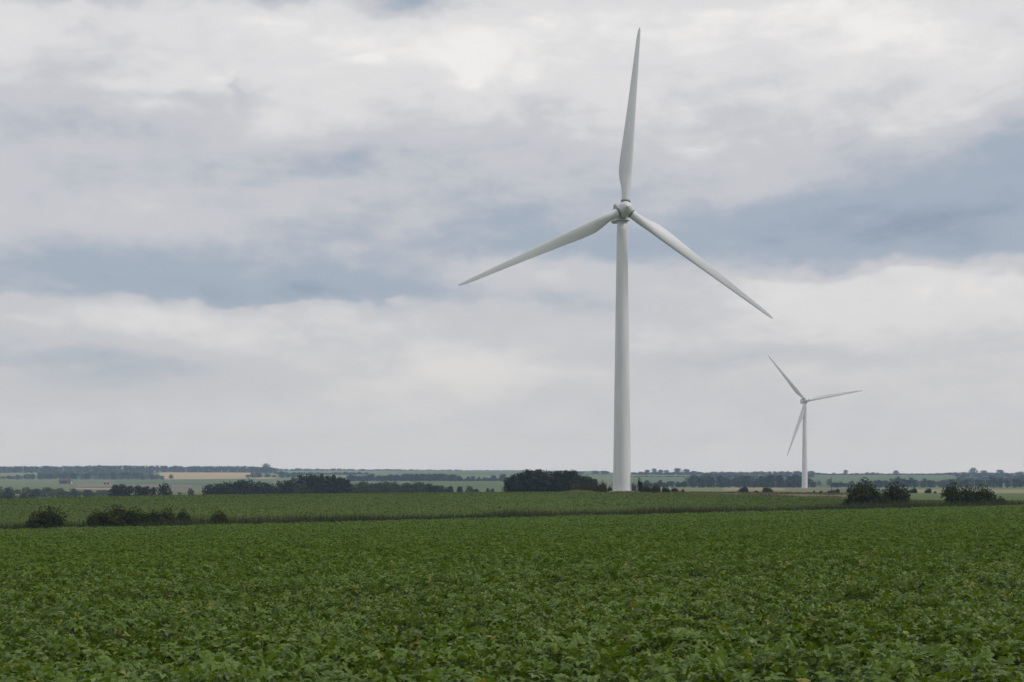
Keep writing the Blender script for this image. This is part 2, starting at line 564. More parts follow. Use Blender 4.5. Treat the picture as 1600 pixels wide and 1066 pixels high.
def build_table():
    cols = sorted(PROFILE)
    tab = np.zeros((len(cols), len(LDN)))
    for i, px in enumerate(cols):
        u = (px - 800) / F
        sdp = strip_depth(px)
        ds = [2.0, 20, 50, 80, 110, sdp * 0.86, sdp * 1.02]
        es = [-0.0135 * d + 0.019 * u * d for d in ds]
        for d, yy in PROFILE[px]:
            ds.append(d)
            es.append(EYE - (yy - HZ) * d / F)
        ds.append(RMAX)
        es.append(es[-1] - 1.0)
        tab[i] = pchip(np.log(np.array(ds)), np.array(es), LDN)
    out = np.zeros((len(PXN), len(LDN)))
    c = np.array(cols, float)
    for j in range(len(LDN)):
        out[:, j] = pchip(c, tab[:, j], PXN)
    return out


TAB = build_table()


def ground_z(x, y):
    x = np.asarray(x, float)
    y = np.maximum(np.asarray(y, float), 2.001)
    px = np.clip(800 + F * x / y, PXN[0], PXN[-1] - 1e-3)
    ld = np.clip(np.log(y), LDN[0], LDN[-1] - 1e-6)
    a = (px - PXN[0]) / 20.0
    b = (ld - LDN[0]) / (LDN[1] - LDN[0])
    i, j = a.astype(int), b.astype(int)
    # same linear cells as the ground mesh, in world depth
    d0, d1 = np.exp(LDN[0] + j * (LDN[1] - LDN[0])), np.exp(LDN[0] + (j + 1) * (LDN[1] - LDN[0]))
    fa, fb = a - i, (y - d0) / (d1 - d0)
    return (TAB[i, j] * (1 - fa) * (1 - fb) + TAB[i + 1, j] * fa * (1 - fb) + TAB[i, j + 1] * (1 - fa) * fb + TAB[i + 1, j + 1] * fa * fb)


def spot(px, D):
    x = (px - 800) / F * D
    return x, D, float(ground_z(x, D))


def z_of(py, D):
    return EYE - (py - HZ) * D / F


# the ground: one sheet round the camera out to 6 km
def build_ground():
    th_in = np.arctan((PXN - 800) / F)
    a0, a1 = th_in[0], th_in[-1]
    extra = np.linspace(a1, a0 + 2 * math.pi, 42)[1:-1]
    ths = np.concatenate([th_in, extra])
    Ds = np.exp(LDN)
    n, m = len(ths), len(Ds)
    V = np.zeros((n, m, 3))
    for i, th in enumerate(ths):
        if i < len(PXN):
            V[i, :, 0] = Ds * math.tan(th)
            V[i, :, 1] = Ds
            V[i, :, 2] = TAB[i]
        else:
            t = (i - len(PXN) + 1) / (len(extra) + 1)
            edge_r, edge_l = TAB[-1], TAB[0]
            base = edge_r * (1 - t) + edge_l * t
            w = math.sin(math.pi * t) ** 0.7
            rr = Ds / math.cos(a1) * (1 - t) + Ds / math.cos(a0) * t
            V[i, :, 0] = rr * math.sin(th)
            V[i, :, 1] = rr * math.cos(th)
            V[i, :, 2] = base * (1 - w) + w * np.minimum(base, -0.004 * Ds)
    verts = V.reshape(-1, 3)
    cz = np.array([[0, 0, 0.0]])
    idx = np.arange(n * m).reshape(n, m)
    i2 = np.roll(idx, -1, axis=0)
    quads = np.stack([idx[:, :-1], idx[:, 1:], i2[:, 1:], i2[:, :-1]], -1).reshape(-1, 4)
    quads = quads[:, ::-1]
    cen = n * m
    fan = np.stack([np.full(n, cen), i2[:, 0], idx[:, 0], np.full(n, cen)], -1)
    verts = np.concatenate([verts, cz])
    me = mesh_arrays('ground', verts, quads, smooth=True, mats=[M_ground])
    o = obj('ground', me)
    tag(o, kind='structure')
    # small disc under the camera
    ring = [tuple(verts[k]) for k in idx[:, 0]]
    pydata('ground', ring + [(0, 0, 0)], [(len(ring), (k + 1) % len(ring), k) for k in range(len(ring))], M_ground)['kind'] = 'structure'


build_ground()


def field(name, px0, px1, d0, d1, mat, lift, nx=40, ny=40, curve=None):
    """a sheet of field draped on the land; d0/d1 numbers or functions of the bearing"""
    f0 = d0 if callable(d0) else (lambda p: d0)
    f1 = d1 if callable(d1) else (lambda p: d1)
    pxs = np.linspace(px0, px1, nx)
    V = []
    for p in pxs:
        ds = np.exp(np.linspace(math.log(f0(p)), math.log(f1(p)), ny))
        xs = (p - 800) / F * ds
        V.append(np.stack([xs, ds, ground_z(xs, ds) + lift], -1))
    V = np.array(V)
    idx = np.arange(nx * ny).reshape(nx, ny)
    q = np.stack([idx[:-1, :-1], idx[1:, :-1], idx[1:, 1:], idx[:-1, 1:]], -1).reshape(-1, 4)
    o = obj(name, mesh_arrays(name, V.reshape(-1, 3), q, smooth=True, mats=[mat]))
    tag(o, kind='structure')
    return o


def lin(pts):
    a = np.array(pts, float)
    return lambda p: float(np.interp(p, a[:, 0], a[:, 1]))


field2_far = lin([(-700, 262), (0, 268), (300, 285), (600, 303), (850, 315), (975, 308), (1050, 300), (1170, 275), (1270, 250), (1330, 228), (1420, 225), (2300, 222)])
field('crop_field', -640, 2240, 8, lambda p: strip_depth(p) * 0.99, M_soil, 0.03, 90, 60)
field('crop_field', -640, 2240, lambda p: strip_depth(p) * 1.035, field2_far, M_soil2, 0.12, 120, 40)
field('rough_meadow', 930, 1420, lambda p: field2_far(p) * 1.01, lin([(930, 345), (1050, 440), (1200, 470), (1420, 480)]), M_rough, 0.10, 60, 24)
field('green_meadow', 1300, 2240, lambda p: field2_far(p) * 1.012, lin([(1300, 250), (1420, 430), (1600, 440), (2240, 440)]), M_lush, 0.14, 60, 24)
field('dry_field', 1405, 2240, 445, 820, M_tan, 0.16, 40, 24)
field('pale_meadow', 1010, 1300, 480, 1050, M_pale, 0.14, 40, 24)
field('stubble_strip', 1130, 1226, 600, 1080, M_tan, 0.20, 20, 20)
field('pale_meadow', 1226, 1420, 820, 1100, M_mauve, 0.20, 20, 12)
field('hill_field', 975, 1085, 1350, 2050, M_lush, 0.5, 20, 20)
field('hill_field', 1270, 1520, 1350, 2350, M_lush, 0.5, 30, 20)
field('lush_field', 640, 830, 880, 1560, M_lush, 0.4, 30, 24)
field('pale_field', 470, 830, 1900, 2300, M_pale, 0.5, 30, 16)
field('pale_field', 620, 960, 2350, 3300, M_lush, 0.6, 30, 16)
field('stubble_field', 248, 398, lambda p: 1985 + 0.2 * (p - 248), 2560, M_gold, 0.5, 30, 20)
field('stubble_field', 398, 432, 1975, 2080, M_gold, 0.5, 12, 8)
field('fallow_field', 120, 300, 1260, 1480, M_mauve, 0.4, 24, 16)
field('dry_field', 118, 190, 1090, 1180, M_gold, 0.4, 16, 10)
field('dry_field', 200, 300, 1130, 1220, M_mauve, 0.4, 16, 10)
field('pale_field', 258, 345, 940, 1120, M_pale, 0.4, 16, 10)
field('lush_field', 180, 420, 1500, 1980, M_lush, 0.4, 30, 16)
field('pale_field', -40, 60, 2080, 2480, M_pale, 0.5, 12, 10)
field('pale_field', 425, 460, 2150, 2400, M_pale, 0.5, 8, 8)

# ------------------------------------------------------------------ foliage generators
DIAMOND = (np.array([[0, 0, 0], [-0.36, 0.42, 0.05], [0.36, 0.42, 0.05], [0, 1.0, -0.10]], float),
           np.array([[0, 1, 2], [1, 3, 2]]))
_L8 = np.array([[0, 0, 0], [-0.34, 0.28, 0.06], [-0.28, 0.66, 0.03], [0, 1.0, -0.16],
                [0.28, 0.66, 0.03], [0.34, 0.28, 0.06], [0, 0.32, 0.0], [0, 0.66, -0.03]], float)
_F8 = np.array([[0, 1, 6], [1, 2, 7], [1, 7, 6], [2, 3, 7], [3, 4, 7], [4, 5, 6], [4, 6, 7], [5, 0, 6]])
_F8 = _F8[:, ::-1]


def trifoliate(leaf, drop=0.0):
    v0, f0 = leaf
    vs, fs = [], []
    for k, (ang, s, dx) in enumerate(((0, 1.0, (0, 0.22)), (math.radians(78), 0.9, (-0.04, 0.08)), (math.radians(-78), 0.9, (0.04, 0.08)))):
        c, sn = math.cos(ang), math.sin(ang)
        w = v0 * s
        w = np.stack([w[:, 0] * c - w[:, 1] * sn + dx[0], w[:, 0] * sn + w[:, 1] * c + dx[1], w[:, 2] - drop * (w[:, 1] ** 2)], -1)
        vs.append(w)
        fs.append(f0 + k * len(v0))
    return np.concatenate(vs), np.concatenate(fs)


TRI_NEAR = trifoliate((_L8, _F8), 0.12)
TRI_MID = trifoliate((np.array([[0, 0, 0], [-0.34, 0.45, 0.05], [0.34, 0.45, 0.05], [0, 1, -0.15], [0, 0.5, -0.02]], float),
                      np.array([[0, 4, 1], [1, 4, 3], [3, 4, 2], [2, 4, 0]])), 0.12)
TRI_FAR = trifoliate(DIAMOND, 0.1)


def euler_mats(yaw, pitch, roll):
    cy, sy, cp, sp, cr_, sr = np.cos(yaw), np.sin(yaw), np.cos(pitch), np.sin(pitch), np.cos(roll), np.sin(roll)
    n = len(yaw)
    Rz = np.zeros((n, 3, 3)); Rx = np.zeros((n, 3, 3)); Ry = np.zeros((n, 3, 3))
    Rz[:, 0, 0] = cy; Rz[:, 0, 1] = -sy; Rz[:, 1, 0] = sy; Rz[:, 1, 1] = cy; Rz[:, 2, 2] = 1
    Rx[:, 0, 0] = 1; Rx[:, 1, 1] = cp; Rx[:, 1, 2] = -sp; Rx[:, 2, 1] = sp; Rx[:, 2, 2] = cp
    Ry[:, 1, 1] = 1; Ry[:, 0, 0] = cr_; Ry[:, 0, 2] = sr; Ry[:, 2, 0] = -sr; Ry[:, 2, 2] = cr_
    return Rz @ Rx @ Ry


def scatter(template, pos, R, size, tone):
    tv, tf = template
    n, k = len(pos), len(tv)
    V = np.einsum('nij,kj->nki', R, tv) * size[:, None, None] + pos[:, None, :]
    Fc = tf[None] + (np.arange(n) * k)[:, None, None]
    return V.reshape(-1, 3), Fc.reshape(-1, tf.shape[1]), np.repeat(tone, k)


def joined(parts):
    Vs, Fs, Ts, b = [], [], [], 0
    for V, Fc, T in parts:
        Vs.append(V); Fs.append(Fc + b); Ts.append(T)
        b += len(V)
    return np.concatenate(Vs), np.concatenate(Fs), np.concatenate(Ts)


def value_noise(x, y, seed=0):
    """smooth noise 0..1 on the plane"""
    r = np.random.default_rng(seed)
    t = r.random((64, 64))
    i, j = np.floor(x).astype(int), np.floor(y).astype(int)
    fx, fy = x - i, y - j
    fx, fy = fx * fx * (3 - 2 * fx), fy * fy * (3 - 2 * fy)
    a = t[i % 64, j % 64]; b = t[(i + 1) % 64, j % 64]; c = t[i % 64, (j + 1) % 64]; d = t[(i + 1) % 64, (j + 1) % 64]
    return a * (1 - fx) * (1 - fy) + b * fx * (1 - fy) + c * (1 - fx) * fy + d * fx * fy


# ------------------------------------------------------------------ the crop
def canopy(x, y):
    c = y - STRIP_K * x
    return (0.40 + 0.34 * (value_noise(x / 0.62, y / 0.62, 1) - 0.5) + 0.16 * (value_noise(x / 4.0, y / 2.5, 2) - 0.5) +
            0.12 * (value_noise(x / 0.25, y / 0.25, 3) - 0.5) + 0.16 * (value_noise(c / 1.3 + 8, x / 14.0, 4) - 0.5))


def in_gap(x, y):
    """wheel tracks and failed spots where the rows do not meet"""
    c = y - STRIP_K * x
    g1 = np.zeros(len(x), bool)
    for c0, wd, sc, thr, sd_ in ((41.3, 0.36, 4.4, 0.40, 5), (43.2, 0.34, 5.0, 0.48, 6), (24.3, 0.26, 1.6, 0.56, 7), (26.2, 0.26, 1.9, 0.62, 8),
                                 (62.0, 0.5, 7.0, 0.45, 9), (64.0, 0.45, 8.0, 0.5, 10), (88.0, 0.6, 10.0, 0.45, 12), (112.0, 0.7, 14.0, 0.5, 15), (33.0, 0.2, 1.4, 0.66, 13)):
        g1 |= (np.abs(c - c0 - 0.25 * np.sin(x * 0.13)) < wd) & (value_noise(x / sc + 40, c * 0 + 3.3, sd_) > thr)
    g1 |= value_noise(x / 0.55 + 17, y / 0.55 + 9, 14) > 0.90
    return g1


def crop_zone(d0, d1, per_m2, size, template, px0=-180, px1=1780, lift=None, spread=0.13, tone_bias=0.0, tilt=0.55, sd=0.21, fade=None):
    u0, u1 = (px0 - 800) / F, (px1 - 800) / F
    area = 0.5 * (u1 - u0) * (d1 * d1 - d0 * d0)
    n = int(area * per_m2)
    y = np.sqrt(RNG.random(n) * (d1 * d1 - d0 * d0) + d0 * d0)
    x = y * (u0 + (u1 - u0) * RNG.random(n))
    ok = (y < (STRIP_C + STRIP_K * x) * 0.99) & ~in_gap(x, y)
    if fade is not None:                 # thin out towards fade[1]
        ok &= RNG.random(n) > np.clip((y - fade[0]) / (fade[1] - fade[0]), 0, 1)
    x, y = x[ok], y[ok]
    n = len(x)
    h = canopy(x, y)
    dep = RNG.random(n) ** 2.2
    z = ground_z(x, y) + h - dep * spread * 1.6 + 0.03
    pos = np.stack([x, y, z], -1)
    R = euler_mats(RNG.random(n) * 2 * math.pi, RNG.normal(-0.12, tilt, n), RNG.normal(0, tilt, n))
    tone = np.clip(RNG.normal(0.46, sd, n) + tone_bias, 0, 0.93)
    sick = RNG.random(n)
    tone = np.where(sick > 0.9965, 0.97 + 0.03 * RNG.random(n), tone)
    return scatter(template, pos, R, size * RNG.uniform(0.75, 1.25, n), tone)


NEAR0, NEAR1 = 18.35, 21.35
crop = joined([
    crop_zone(13.0, NEAR0 - 0.15, 50, 0.115, TRI_MID, -250, 1850),
    crop_zone(NEAR1 + 0.05, 25.0, 105, 0.116, TRI_NEAR),
    crop_zone(25.0, 33.0, 82, 0.115, TRI_MID),
    crop_zone(33.0, 62.0, 80, 0.115, TRI_MID, fade=(33.0, 62.0)),
])
tag(obj('crop', mesh_arrays('crop', crop[0], crop[1], crop[2], mats=[M_crop])), 'dense broad-leaved green crop in the near half of the field', 'crop', kind='stuff')
crop = joined([
    crop_zone(33.0, 62.0, 66, 0.115, TRI_FAR, tilt=0.50, sd=0.19, fade=(62.0, 33.0)),
    crop_zone(62.0, 80.0, 62, 0.118, TRI_FAR, tilt=0.42, sd=0.16),
    crop_zone(80.0, 120.0, 64, 0.18, DIAMOND, tilt=0.32, sd=0.12),
    crop_zone(120.0, 205.0, 26, 0.24, DIAMOND, tilt=0.20, sd=0.08),
])
tag(obj('crop', mesh_arrays('crop', crop[0], crop[1], crop[2], mats=[M_crop_mid])), 'smooth green crop in the far half of the near field, before the grass margin', 'crop', kind='stuff')

# the nearest plants, one by one
LEAVES = []
for k in range(9):
    v, f = trifoliate((_L8, _F8), 0.05 + 0.04 * (k % 4))
    v = v.copy()
    v[:, 2] += 0.04 * np.sin(v[:, 0] * 5 + k) * np.cos(v[:, 1] * 4 + k * 2)
    tn = [0.30, 0.38, 0.44, 0.50, 0.56, 0.63, 0.72, 0.84, 0.975][k]
    LEAVES.append(mesh_arrays('leaf', v, f, np.full(len(v), tn), smooth=False, mats=[M_crop]))


def plant_proto(seed):
    r = random.Random(seed)
    leaves = []
    mb = MB()
    top = 0.40
    mb.tube((0, 0, -0.02), (r.uniform(-.02, .02), r.uniform(-.02, .02), top), 0.007, 0.004, 5, False)
    for i in range(15):
        a = i * 2.399 + r.uniform(-0.4, 0.4)
        hz = 0.18 + 0.30 * ((i + 0.5) / 15) ** 0.7 + r.uniform(-0.04, 0.05)
        rad = 0.05 + 0.17 * math.sqrt(r.random())
        p = (rad * math.cos(a), rad * math.sin(a), hz)
        mb.tube((0, 0, max(0.05, hz - 0.14)), p, 0.003, 0.002, 3, False)
        li = r.choice((0, 1, 1, 2, 2, 3, 3, 4, 4, 5, 5, 6, 7))
        if r.random() < 0.006:
            li = 8
        leaves.append((li, p, (r.gauss(-0.12, 0.45), r.gauss(0, 0.42), a - math.pi / 2 + r.uniform(-0.7, 0.7)), r.uniform(0.088, 0.14)))
    me = bpy.data.meshes.new('stem')
    me.from_pydata(mb.v, [], mb.f)
    me.materials.append(M_stem)
    return me, leaves


PROTOS = [plant_proto(100 + k) for k in range(10)]
plants = 0
step = 0.355
dd = NEAR0
rowi = 0
while dd < NEAR1 and plants < 300:
    half = dd * 800 / F + 0.12
    nx = int(2 * half / step)
    for i in range(nx + 1):
        if plants >= 300:
            break
        x = -half + i * step + (0.5 * step if rowi % 2 else 0) + random.uniform(-0.06, 0.06)
        y = dd + random.uniform(-0.07, 0.07)
        if value_noise(np.array([x / 0.55 + 17]), np.array([y / 0.55 + 9]), 14)[0] > 0.90:
            continue
        e = empty('crop_plant', (x, y, float(ground_z(x, y))), random.uniform(0, 6.28))
        s = float(canopy(np.array([x]), np.array([y]))[0]) / 0.40
        e.scale = (random.uniform(0.95, 1.15),) * 2 + (s,)
        tag(e, 'broad-leaved green crop plant in the nearest rows along the bottom edge', 'plant', 'nearest crop plants')
        stem_me, leaves = PROTOS[(plants * 7 + rowi) % 10]
        obj('stem', stem_me, e)
        for (li, p, rot, sz) in leaves:
            lf = obj('leaf', LEAVES[li], e)
            lf.location = p
            lf.rotation_euler = rot
            lf.scale = (sz, sz, sz)
        plants += 1
    dd += step * 1.05
    rowi += 1
# what the 300 do not reach of the nearest band
o_fill = crop_zone(NEAR0 - 0.15, NEAR1 + 0.05, 70, 0.115, TRI_MID, -300, -15)
o_fill2 = crop_zone(NEAR0 - 0.15, NEAR1 + 0.05, 70, 0.115, TRI_MID, 1615, 1900)
o_fill3 = crop_zone(dd - 0.1, NEAR1 + 0.1, 70, 0.115, TRI_NEAR) if dd < NEAR1 else None
fl = joined([p for p in (o_fill, o_fill2, o_fill3) if p is not None])
tag(obj('crop', mesh_arrays('crop', fl[0], fl[1], fl[2], mats=[M_crop])), 'broad-leaved green crop beside the nearest plants', 'crop', kind='stuff')


# the second field, seen at a low angle
def crop_zone2(n, size, px0=-250, px1=1850):
    px = RNG.uniform(px0, px1, n)
    d_lo = STRIP_C / (1 - STRIP_K * (px - 800) / F) * 1.045
    d_hi = np.array([field2_far(p) for p in px])
    y = np.sqrt(d_lo ** 2 + RNG.random(n) * (d_hi ** 2 - d_lo ** 2))
    x = (px - 800) / F * y
    z = ground_z(x, y) + 0.16 + 0.24 * RNG.random(n) ** 0.6 + 0.10 * (value_noise(x / 3, y / 3, 21) - 0.5)
    R = euler_mats(RNG.random(n) * 6.283, RNG.normal(0, 0.16, n), RNG.normal(0, 0.16, n))
    tone = np.clip(RNG.normal(0.48, 0.14, n) + 0.25 * (value_noise(x / 14, y / 5, 22) - 0.5), 0, 1)
    return scatter(DIAMOND, np.stack([x, y, z], -1), R, size * RNG.uniform(0.7, 1.3, n), tone)


c2 = crop_zone2(210000, 0.32)
tag(obj('crop', mesh_arrays('crop', c2[0], c2[1], c2[2], mats=[M_crop_far])), 'low green crop in the second field beyond the grass margin', 'crop', kind='stuff')

# ------------------------------------------------------------------ grass margins
BLADE = (np.array([[-0.5, 0, 0], [0.5, 0, 0], [0.28, 0, 0.6], [-0.28, 0, 0.6], [0.05, 0.10, 1.0]], float),
         np.array([[0, 1, 2], [0, 2, 3], [3, 2, 4]]))


def grass_at(x, y, h, width, seed_tone, lean=0.25):
    n = len(x)
    z = ground_z(x, y)
    yaw = RNG.random(n) * 6.283
    R = euler_mats(yaw, RNG.normal(0, lean, n), RNG.normal(0, lean, n))
    tv, tf = BLADE
    T = tv[None] * np.stack([width, h, h], -1)[:, None, :]
    V = np.einsum('nij,nkj->nki', R, T) + np.stack([x, y, z - 0.03], -1)[:, None, :]
    Fc = tf[None] + (np.arange(n) * len(tv))[:, None, None]
    return V.reshape(-1, 3), Fc.reshape(-1, 3), np.repeat(seed_tone, len(tv))


def margin(n):
    px = RNG.uniform(-260, 1860, n)
    yb = STRIP_C / (1 - STRIP_K * (px - 800) / F)
    off = RNG.uniform(-1.3, 4.2, n)
    y = yb + off
    x = (px - 800) / F * y
    hn = value_noise(x / 6, y * 0, 31)
    h = (0.92 + 0.45 * hn) * (0.55 + 0.6 * np.exp(-((off - 1.2) / 1.5) ** 2)) * RNG.uniform(0.6, 1.25, n)
    tone = np.clip(0.18 + 0.45 * (value_noise(x / 9, y / 2, 32) - 0.35) + RNG.normal(0, 0.16, n) + 0.12 * (off > 1.6), 0, 1)  # tone lowered to put the shade along the strip's lower edge into colour
    return grass_at(x, y, h, RNG.uniform(0.05, 0.11, n), tone)


gm_ = margin(46000)
tag(obj('grass', mesh_arrays('grass', gm_[0], gm_[1], gm_[2], mats=[M_grass])), 'rough grass margin running between the two crop fields', 'grass', kind='stuff')


def dry_margin(n, px0, px1, dfun, half, hmin, hmax, name, label, mat):
    px = RNG.uniform(px0, px1, n)
    d = np.array([dfun(p) for p in px]) + RNG.uniform(-half, half, n)
    x = (px - 800) / F * d
    h = RNG.uniform(hmin, hmax, n) * (0.4 + 1.1 * value_noise(x / 5, d / 4, 33))
    b = grass_at(x, d, h, RNG.uniform(0.08, 0.2, n), np.clip(RNG.normal(0.5, 0.25, n), 0, 1), 0.35)
    tag(obj(name, mesh_arrays(name, b[0], b[1], b[2], mats=[mat])), label, 'grass', kind='stuff')


dry_margin(9000, 880, 1345, lambda p: field2_far(p) * 1.015 + 1, 3.0, 0.25, 0.8, 'dry_grass', 'dry tan grass at the far edge of the second field', M_dry)
dry_margin(9000, 930, 1420, lambda p: float(np.interp(p, [930, 1050, 1420], [330, 390, 350])), 45.0, 0.2, 0.6, 'dry_grass', 'patchy dry grass on the rough meadow beyond the fields', M_grass)
dry_margin(3000, 890, 1000, lambda p: 313.0, 3.0, 0.3, 0.8, 'dry_grass', 'dry grass around the foot of the big turbine', M_dry)

# ------------------------------------------------------------------ trees and bushes
LEAFQ = (np.array([[-0.5, -0.35, 0], [0.45, -0.5, 0.08], [0.55, 0.4, -0.05], [-0.4, 0.5, 0.1]], float), np.array([[0, 1, 2], [0, 2, 3]]))


def crown_arrays(rng, lobes, n, size, droop=0.0):
    lobes = np.array(lobes, float)
    wgt = (lobes[:, 3] * lobes[:, 5])
    k = rng.choice(len(lobes), n, p=wgt / wgt.sum())
    d = rng.normal(size=(n, 3))
    d[:, 2] += 0.25
    d /= np.linalg.norm(d, axis=1)[:, None]
    rr = 1.0 - 0.45 * rng.random(n) ** 1.8 + 0.10 * rng.normal(size=n)
    L = lobes[k]
    pos = L[:, :3] + d * L[:, 3:6] * rr[:, None]
    pos[:, 2] = np.maximum(pos[:, 2], 0.004)
    nrm = d + rng.normal(size=(n, 3)) * 0.55
    nrm /= np.linalg.norm(nrm, axis=1)[:, None]
    a = np.cross(nrm, rng.normal(size=(n, 3)))
    a /= np.linalg.norm(a, axis=1)[:, None] + 1e-9
    b = np.cross(nrm, a)
    R = np.stack([a, b, nrm], -1)
    lt = rng.random(len(lobes))
    tone = np.clip(0.25 + 0.4 * lt[k] + rng.normal(0, 0.16, n), 0, 1)
    return scatter(LEAFQ, pos, R, size * rng.uniform(0.6, 1.4, n), tone)


def tree_lobes(rng, width=0.42, base=0.16, shape='round'):
    lobes = []
    n = rng.integers(10, 15)
    for i in range(n):
        t = (i + 0.5) / n
        zc = base + (0.93 - base) * t
        if shape == 'round':
            env = math.sqrt(max(0.0, 1 - ((t - 0.42) / 0.62) ** 2))
        elif shape == 'cone':
            env = 1.05 - 0.9 * t
        else:
            env = 0.55 + 0.45 * math.sin(math.pi * min(1, t * 1.1))
        a = i * 2.399 + rng.uniform(-0.5, 0.5)
        r = width * env * rng.uniform(0.25, 0.72)
        s = width * (0.36 + 0.30 * env) * rng.uniform(0.75, 1.15)
        zc = min(zc, 0.99 - s * 0.75)
        lobes.append((r * math.cos(a), r * math.sin(a), zc, s, s, s * 0.8))
    return lobes


def tree_meshes(seed, n, size, width, base, shape, mat, name):
    rng = np.random.default_rng(seed)
    lobes = tree_lobes(rng, width, base, shape)
    V, Fc, T = crown_arrays(rng, lobes, n, size)
    crown = mesh_arrays('crown', V, Fc, T, mats=[mat])
    mb = MB()
    mb.tube((0, 0, -0.03), (0.01, 0.0, 0.30), 0.035, 0.025, 7, False)
    mb.tube((0.01, 0, 0.30), (-0.01, 0.01, 0.80), 0.025, 0.006, 6, False)
    for lb in lobes[:7]:
        zb = max(0.10, lb[2] - 0.22)
        mb.tube((0, 0, zb), (lb[0] * 0.85, lb[1] * 0.85, lb[2]), 0.014, 0.004, 5, False)
    trunk = bpy.data.meshes.new('trunk')
    trunk.from_pydata(mb.v, [], mb.f)
    trunk.materials.append(M_bark)
    # both in one mesh, for trees too far to show their parts
    tv = np.array(mb.v)
    tf = []
    for q_ in mb.f:
        tf += [(q_[0], q_[1], q_[2]), (q_[0], q_[2], q_[3])] if len(q_) == 4 else [q_]
    tf = np.array(tf)
    whole = mesh_arrays(name, np.concatenate([V, tv]), np.concatenate([Fc, tf + len(V)]), np.concatenate([T, np.full(len(tv), 0.3)]),
                        mats=[mat, M_bark], mat_index=np.concatenate([np.zeros(len(Fc)), np.ones(len(tf))]))
    return crown, trunk, whole


def bush_meshes(seed, n, size, mat, wide=0.75, stalky=True):
    rng = np.random.default_rng(seed)
    lobes = []
    for i in range(rng.integers(9, 13)):
        a = i * 2.399 + rng.uniform(-.4, .4)
        r = wide * rng.uniform(0.1, 0.68)
        top = 1.0 - 0.55 * (r / wide) ** 1.6 - 0.22 * rng.random()
        s = rng.uniform(0.20, 0.30)
        lobes.append((r * math.cos(a), r * math.sin(a), max(s * 0.7, top - s * 0.9), s * 1.15, s * 1.15, s))
        lobes.append((r * 1.1 * math.cos(a + .3), r * 1.1 * math.sin(a + .3), s * 0.8, s * 1.2, s * 1.2, s))
    V, Fc, T = crown_arrays(rng, lobes, n, size)
    # loose shoots above the outline
    m = n // 4
    a = rng.random(m) * 6.283
    r = wide * 0.8 * np.sqrt(rng.random(m))
    pos = np.stack([r * np.cos(a), r * np.sin(a), (1.0 - 0.5 * (r / wide) ** 1.6) * (0.7 + 0.55 * rng.random(m) ** 1.5)], -1)
    sh = scatter(LEAFQ, pos, euler_mats(rng.random(m) * 6.28, rng.normal(0, 1, m), rng.normal(0, 1, m)), size * rng.uniform(0.4, 0.9, m), rng.random(m))
    V, Fc, T = joined([(V, Fc, T), sh])
    foliage = mesh_arrays('foliage', V, Fc, T, mats=[mat])
    mb = MB()
    for i, lb in enumerate(lobes[::2]):
        mb.tube((lb[0] * 0.15, lb[1] * 0.15, -0.04), (lb[0] * 0.8, lb[1] * 0.8, lb[2]), 0.022, 0.007, 5, False)
    stem = bpy.data.meshes.new('stems')
    stem.from_pydata(mb.v, [], mb.f)
    stem.materials.append(M_bark)
    return foliage, stem


TREES = {
    'dark': [tree_meshes(200 + i, 1500, 0.050, w, 0.10, s, M_tree, 'broadleaf_tree') for i, (w, s) in enumerate(((0.44, 'round'), (0.40, 'round'), (0.50, 'round'), (0.36, 'oval'), (0.42, 'round')))],
    'conic': [tree_meshes(230 + i, 1300, 0.048, w, 0.06, 'cone', M_tree, 'conifer_tree') for i, w in enumerate((0.34, 0.30))],
    'green': [tree_meshes(240 + i, 1200, 0.055, w, 0.10, s, M_tree_g, 'broadleaf_tree') for i, (w, s) in enumerate(((0.46, 'round'), (0.52, 'round'), (0.40, 'oval')))],
    'far': [tree_meshes(260 + i, 420, 0.085, w, 0.12, s, M_far, 'distant_tree') for i, (w, s) in enumerate(((0.46, 'round'), (0.40, 'round'), (0.52, 'round'), (0.34, 'oval'), (0.44, 'round')))],
    'farpale': [tree_meshes(280 + i, 420, 0.085, w, 0.12, s, M_far_g, 'distant_tree') for i, (w, s) in enumerate(((0.48, 'round'), (0.42, 'round'), (0.55, 'round')))],
}
BUSHES = {
    'bush': [bush_meshes(300 + i, 2600, 0.085, M_bush, w) for i, w in enumerate((0.95, 0.75, 0.85, 0.65))],
    'olive': [bush_meshes(320 + i, 1500, 0.10, M_olive, w) for i, w in enumerate((0.95, 0.8))],
    'dark': [bush_meshes(340 + i, 1200, 0.11, M_tree, w) for i, w in enumerate((0.9, 0.75))],
}
TW = {'dark': (0.44, 0.40, 0.50, 0.36, 0.42), 'conic': (0.34, 0.30), 'green': (0.46, 0.52, 0.40), 'far': (0.46, 0.40, 0.52, 0.34, 0.44), 'farpale': (0.48, 0.42, 0.55)}
BW = {'bush': (0.95, 0.75, 0.85, 0.65), 'olive': (0.95, 0.8), 'dark': (0.9, 0.75)}
_n = [0]


def tree(px, D, top, wpx, fam, label, group=None, parts=True, name=None, var=None):
    """a tree whose crown tops out at the photo row TOP when standing at distance D on bearing px"""
    x, y, z = spot(px, D)
    h = max(1.5, z_of(top, D) - z) / 0.985
    _n[0] += 1
    vi = (_n[0] * 7 + int(px)) % len(TREES[fam]) if var is None else var
    crown, trunk, whole = TREES[fam][vi]
    w = wpx * D / F / 2 / (TW[fam][vi] * 1.12)
    nm = name or ('conifer_tree' if fam == 'conic' else 'broadleaf_tree' if parts else 'distant_tree')
    if parts:
        e = empty(nm, (x, y, z), random.uniform(0, 6.28))
        obj('trunk', trunk, e)
        obj('crown', crown, e)
    else:
        e = obj(nm, whole)
        e.location = (x, y, z)
        e.rotation_euler = (0, 0, random.uniform(0, 6.28))
    e.scale = (w, w, h)
    tag(e, label, 'tree', group)
    return e


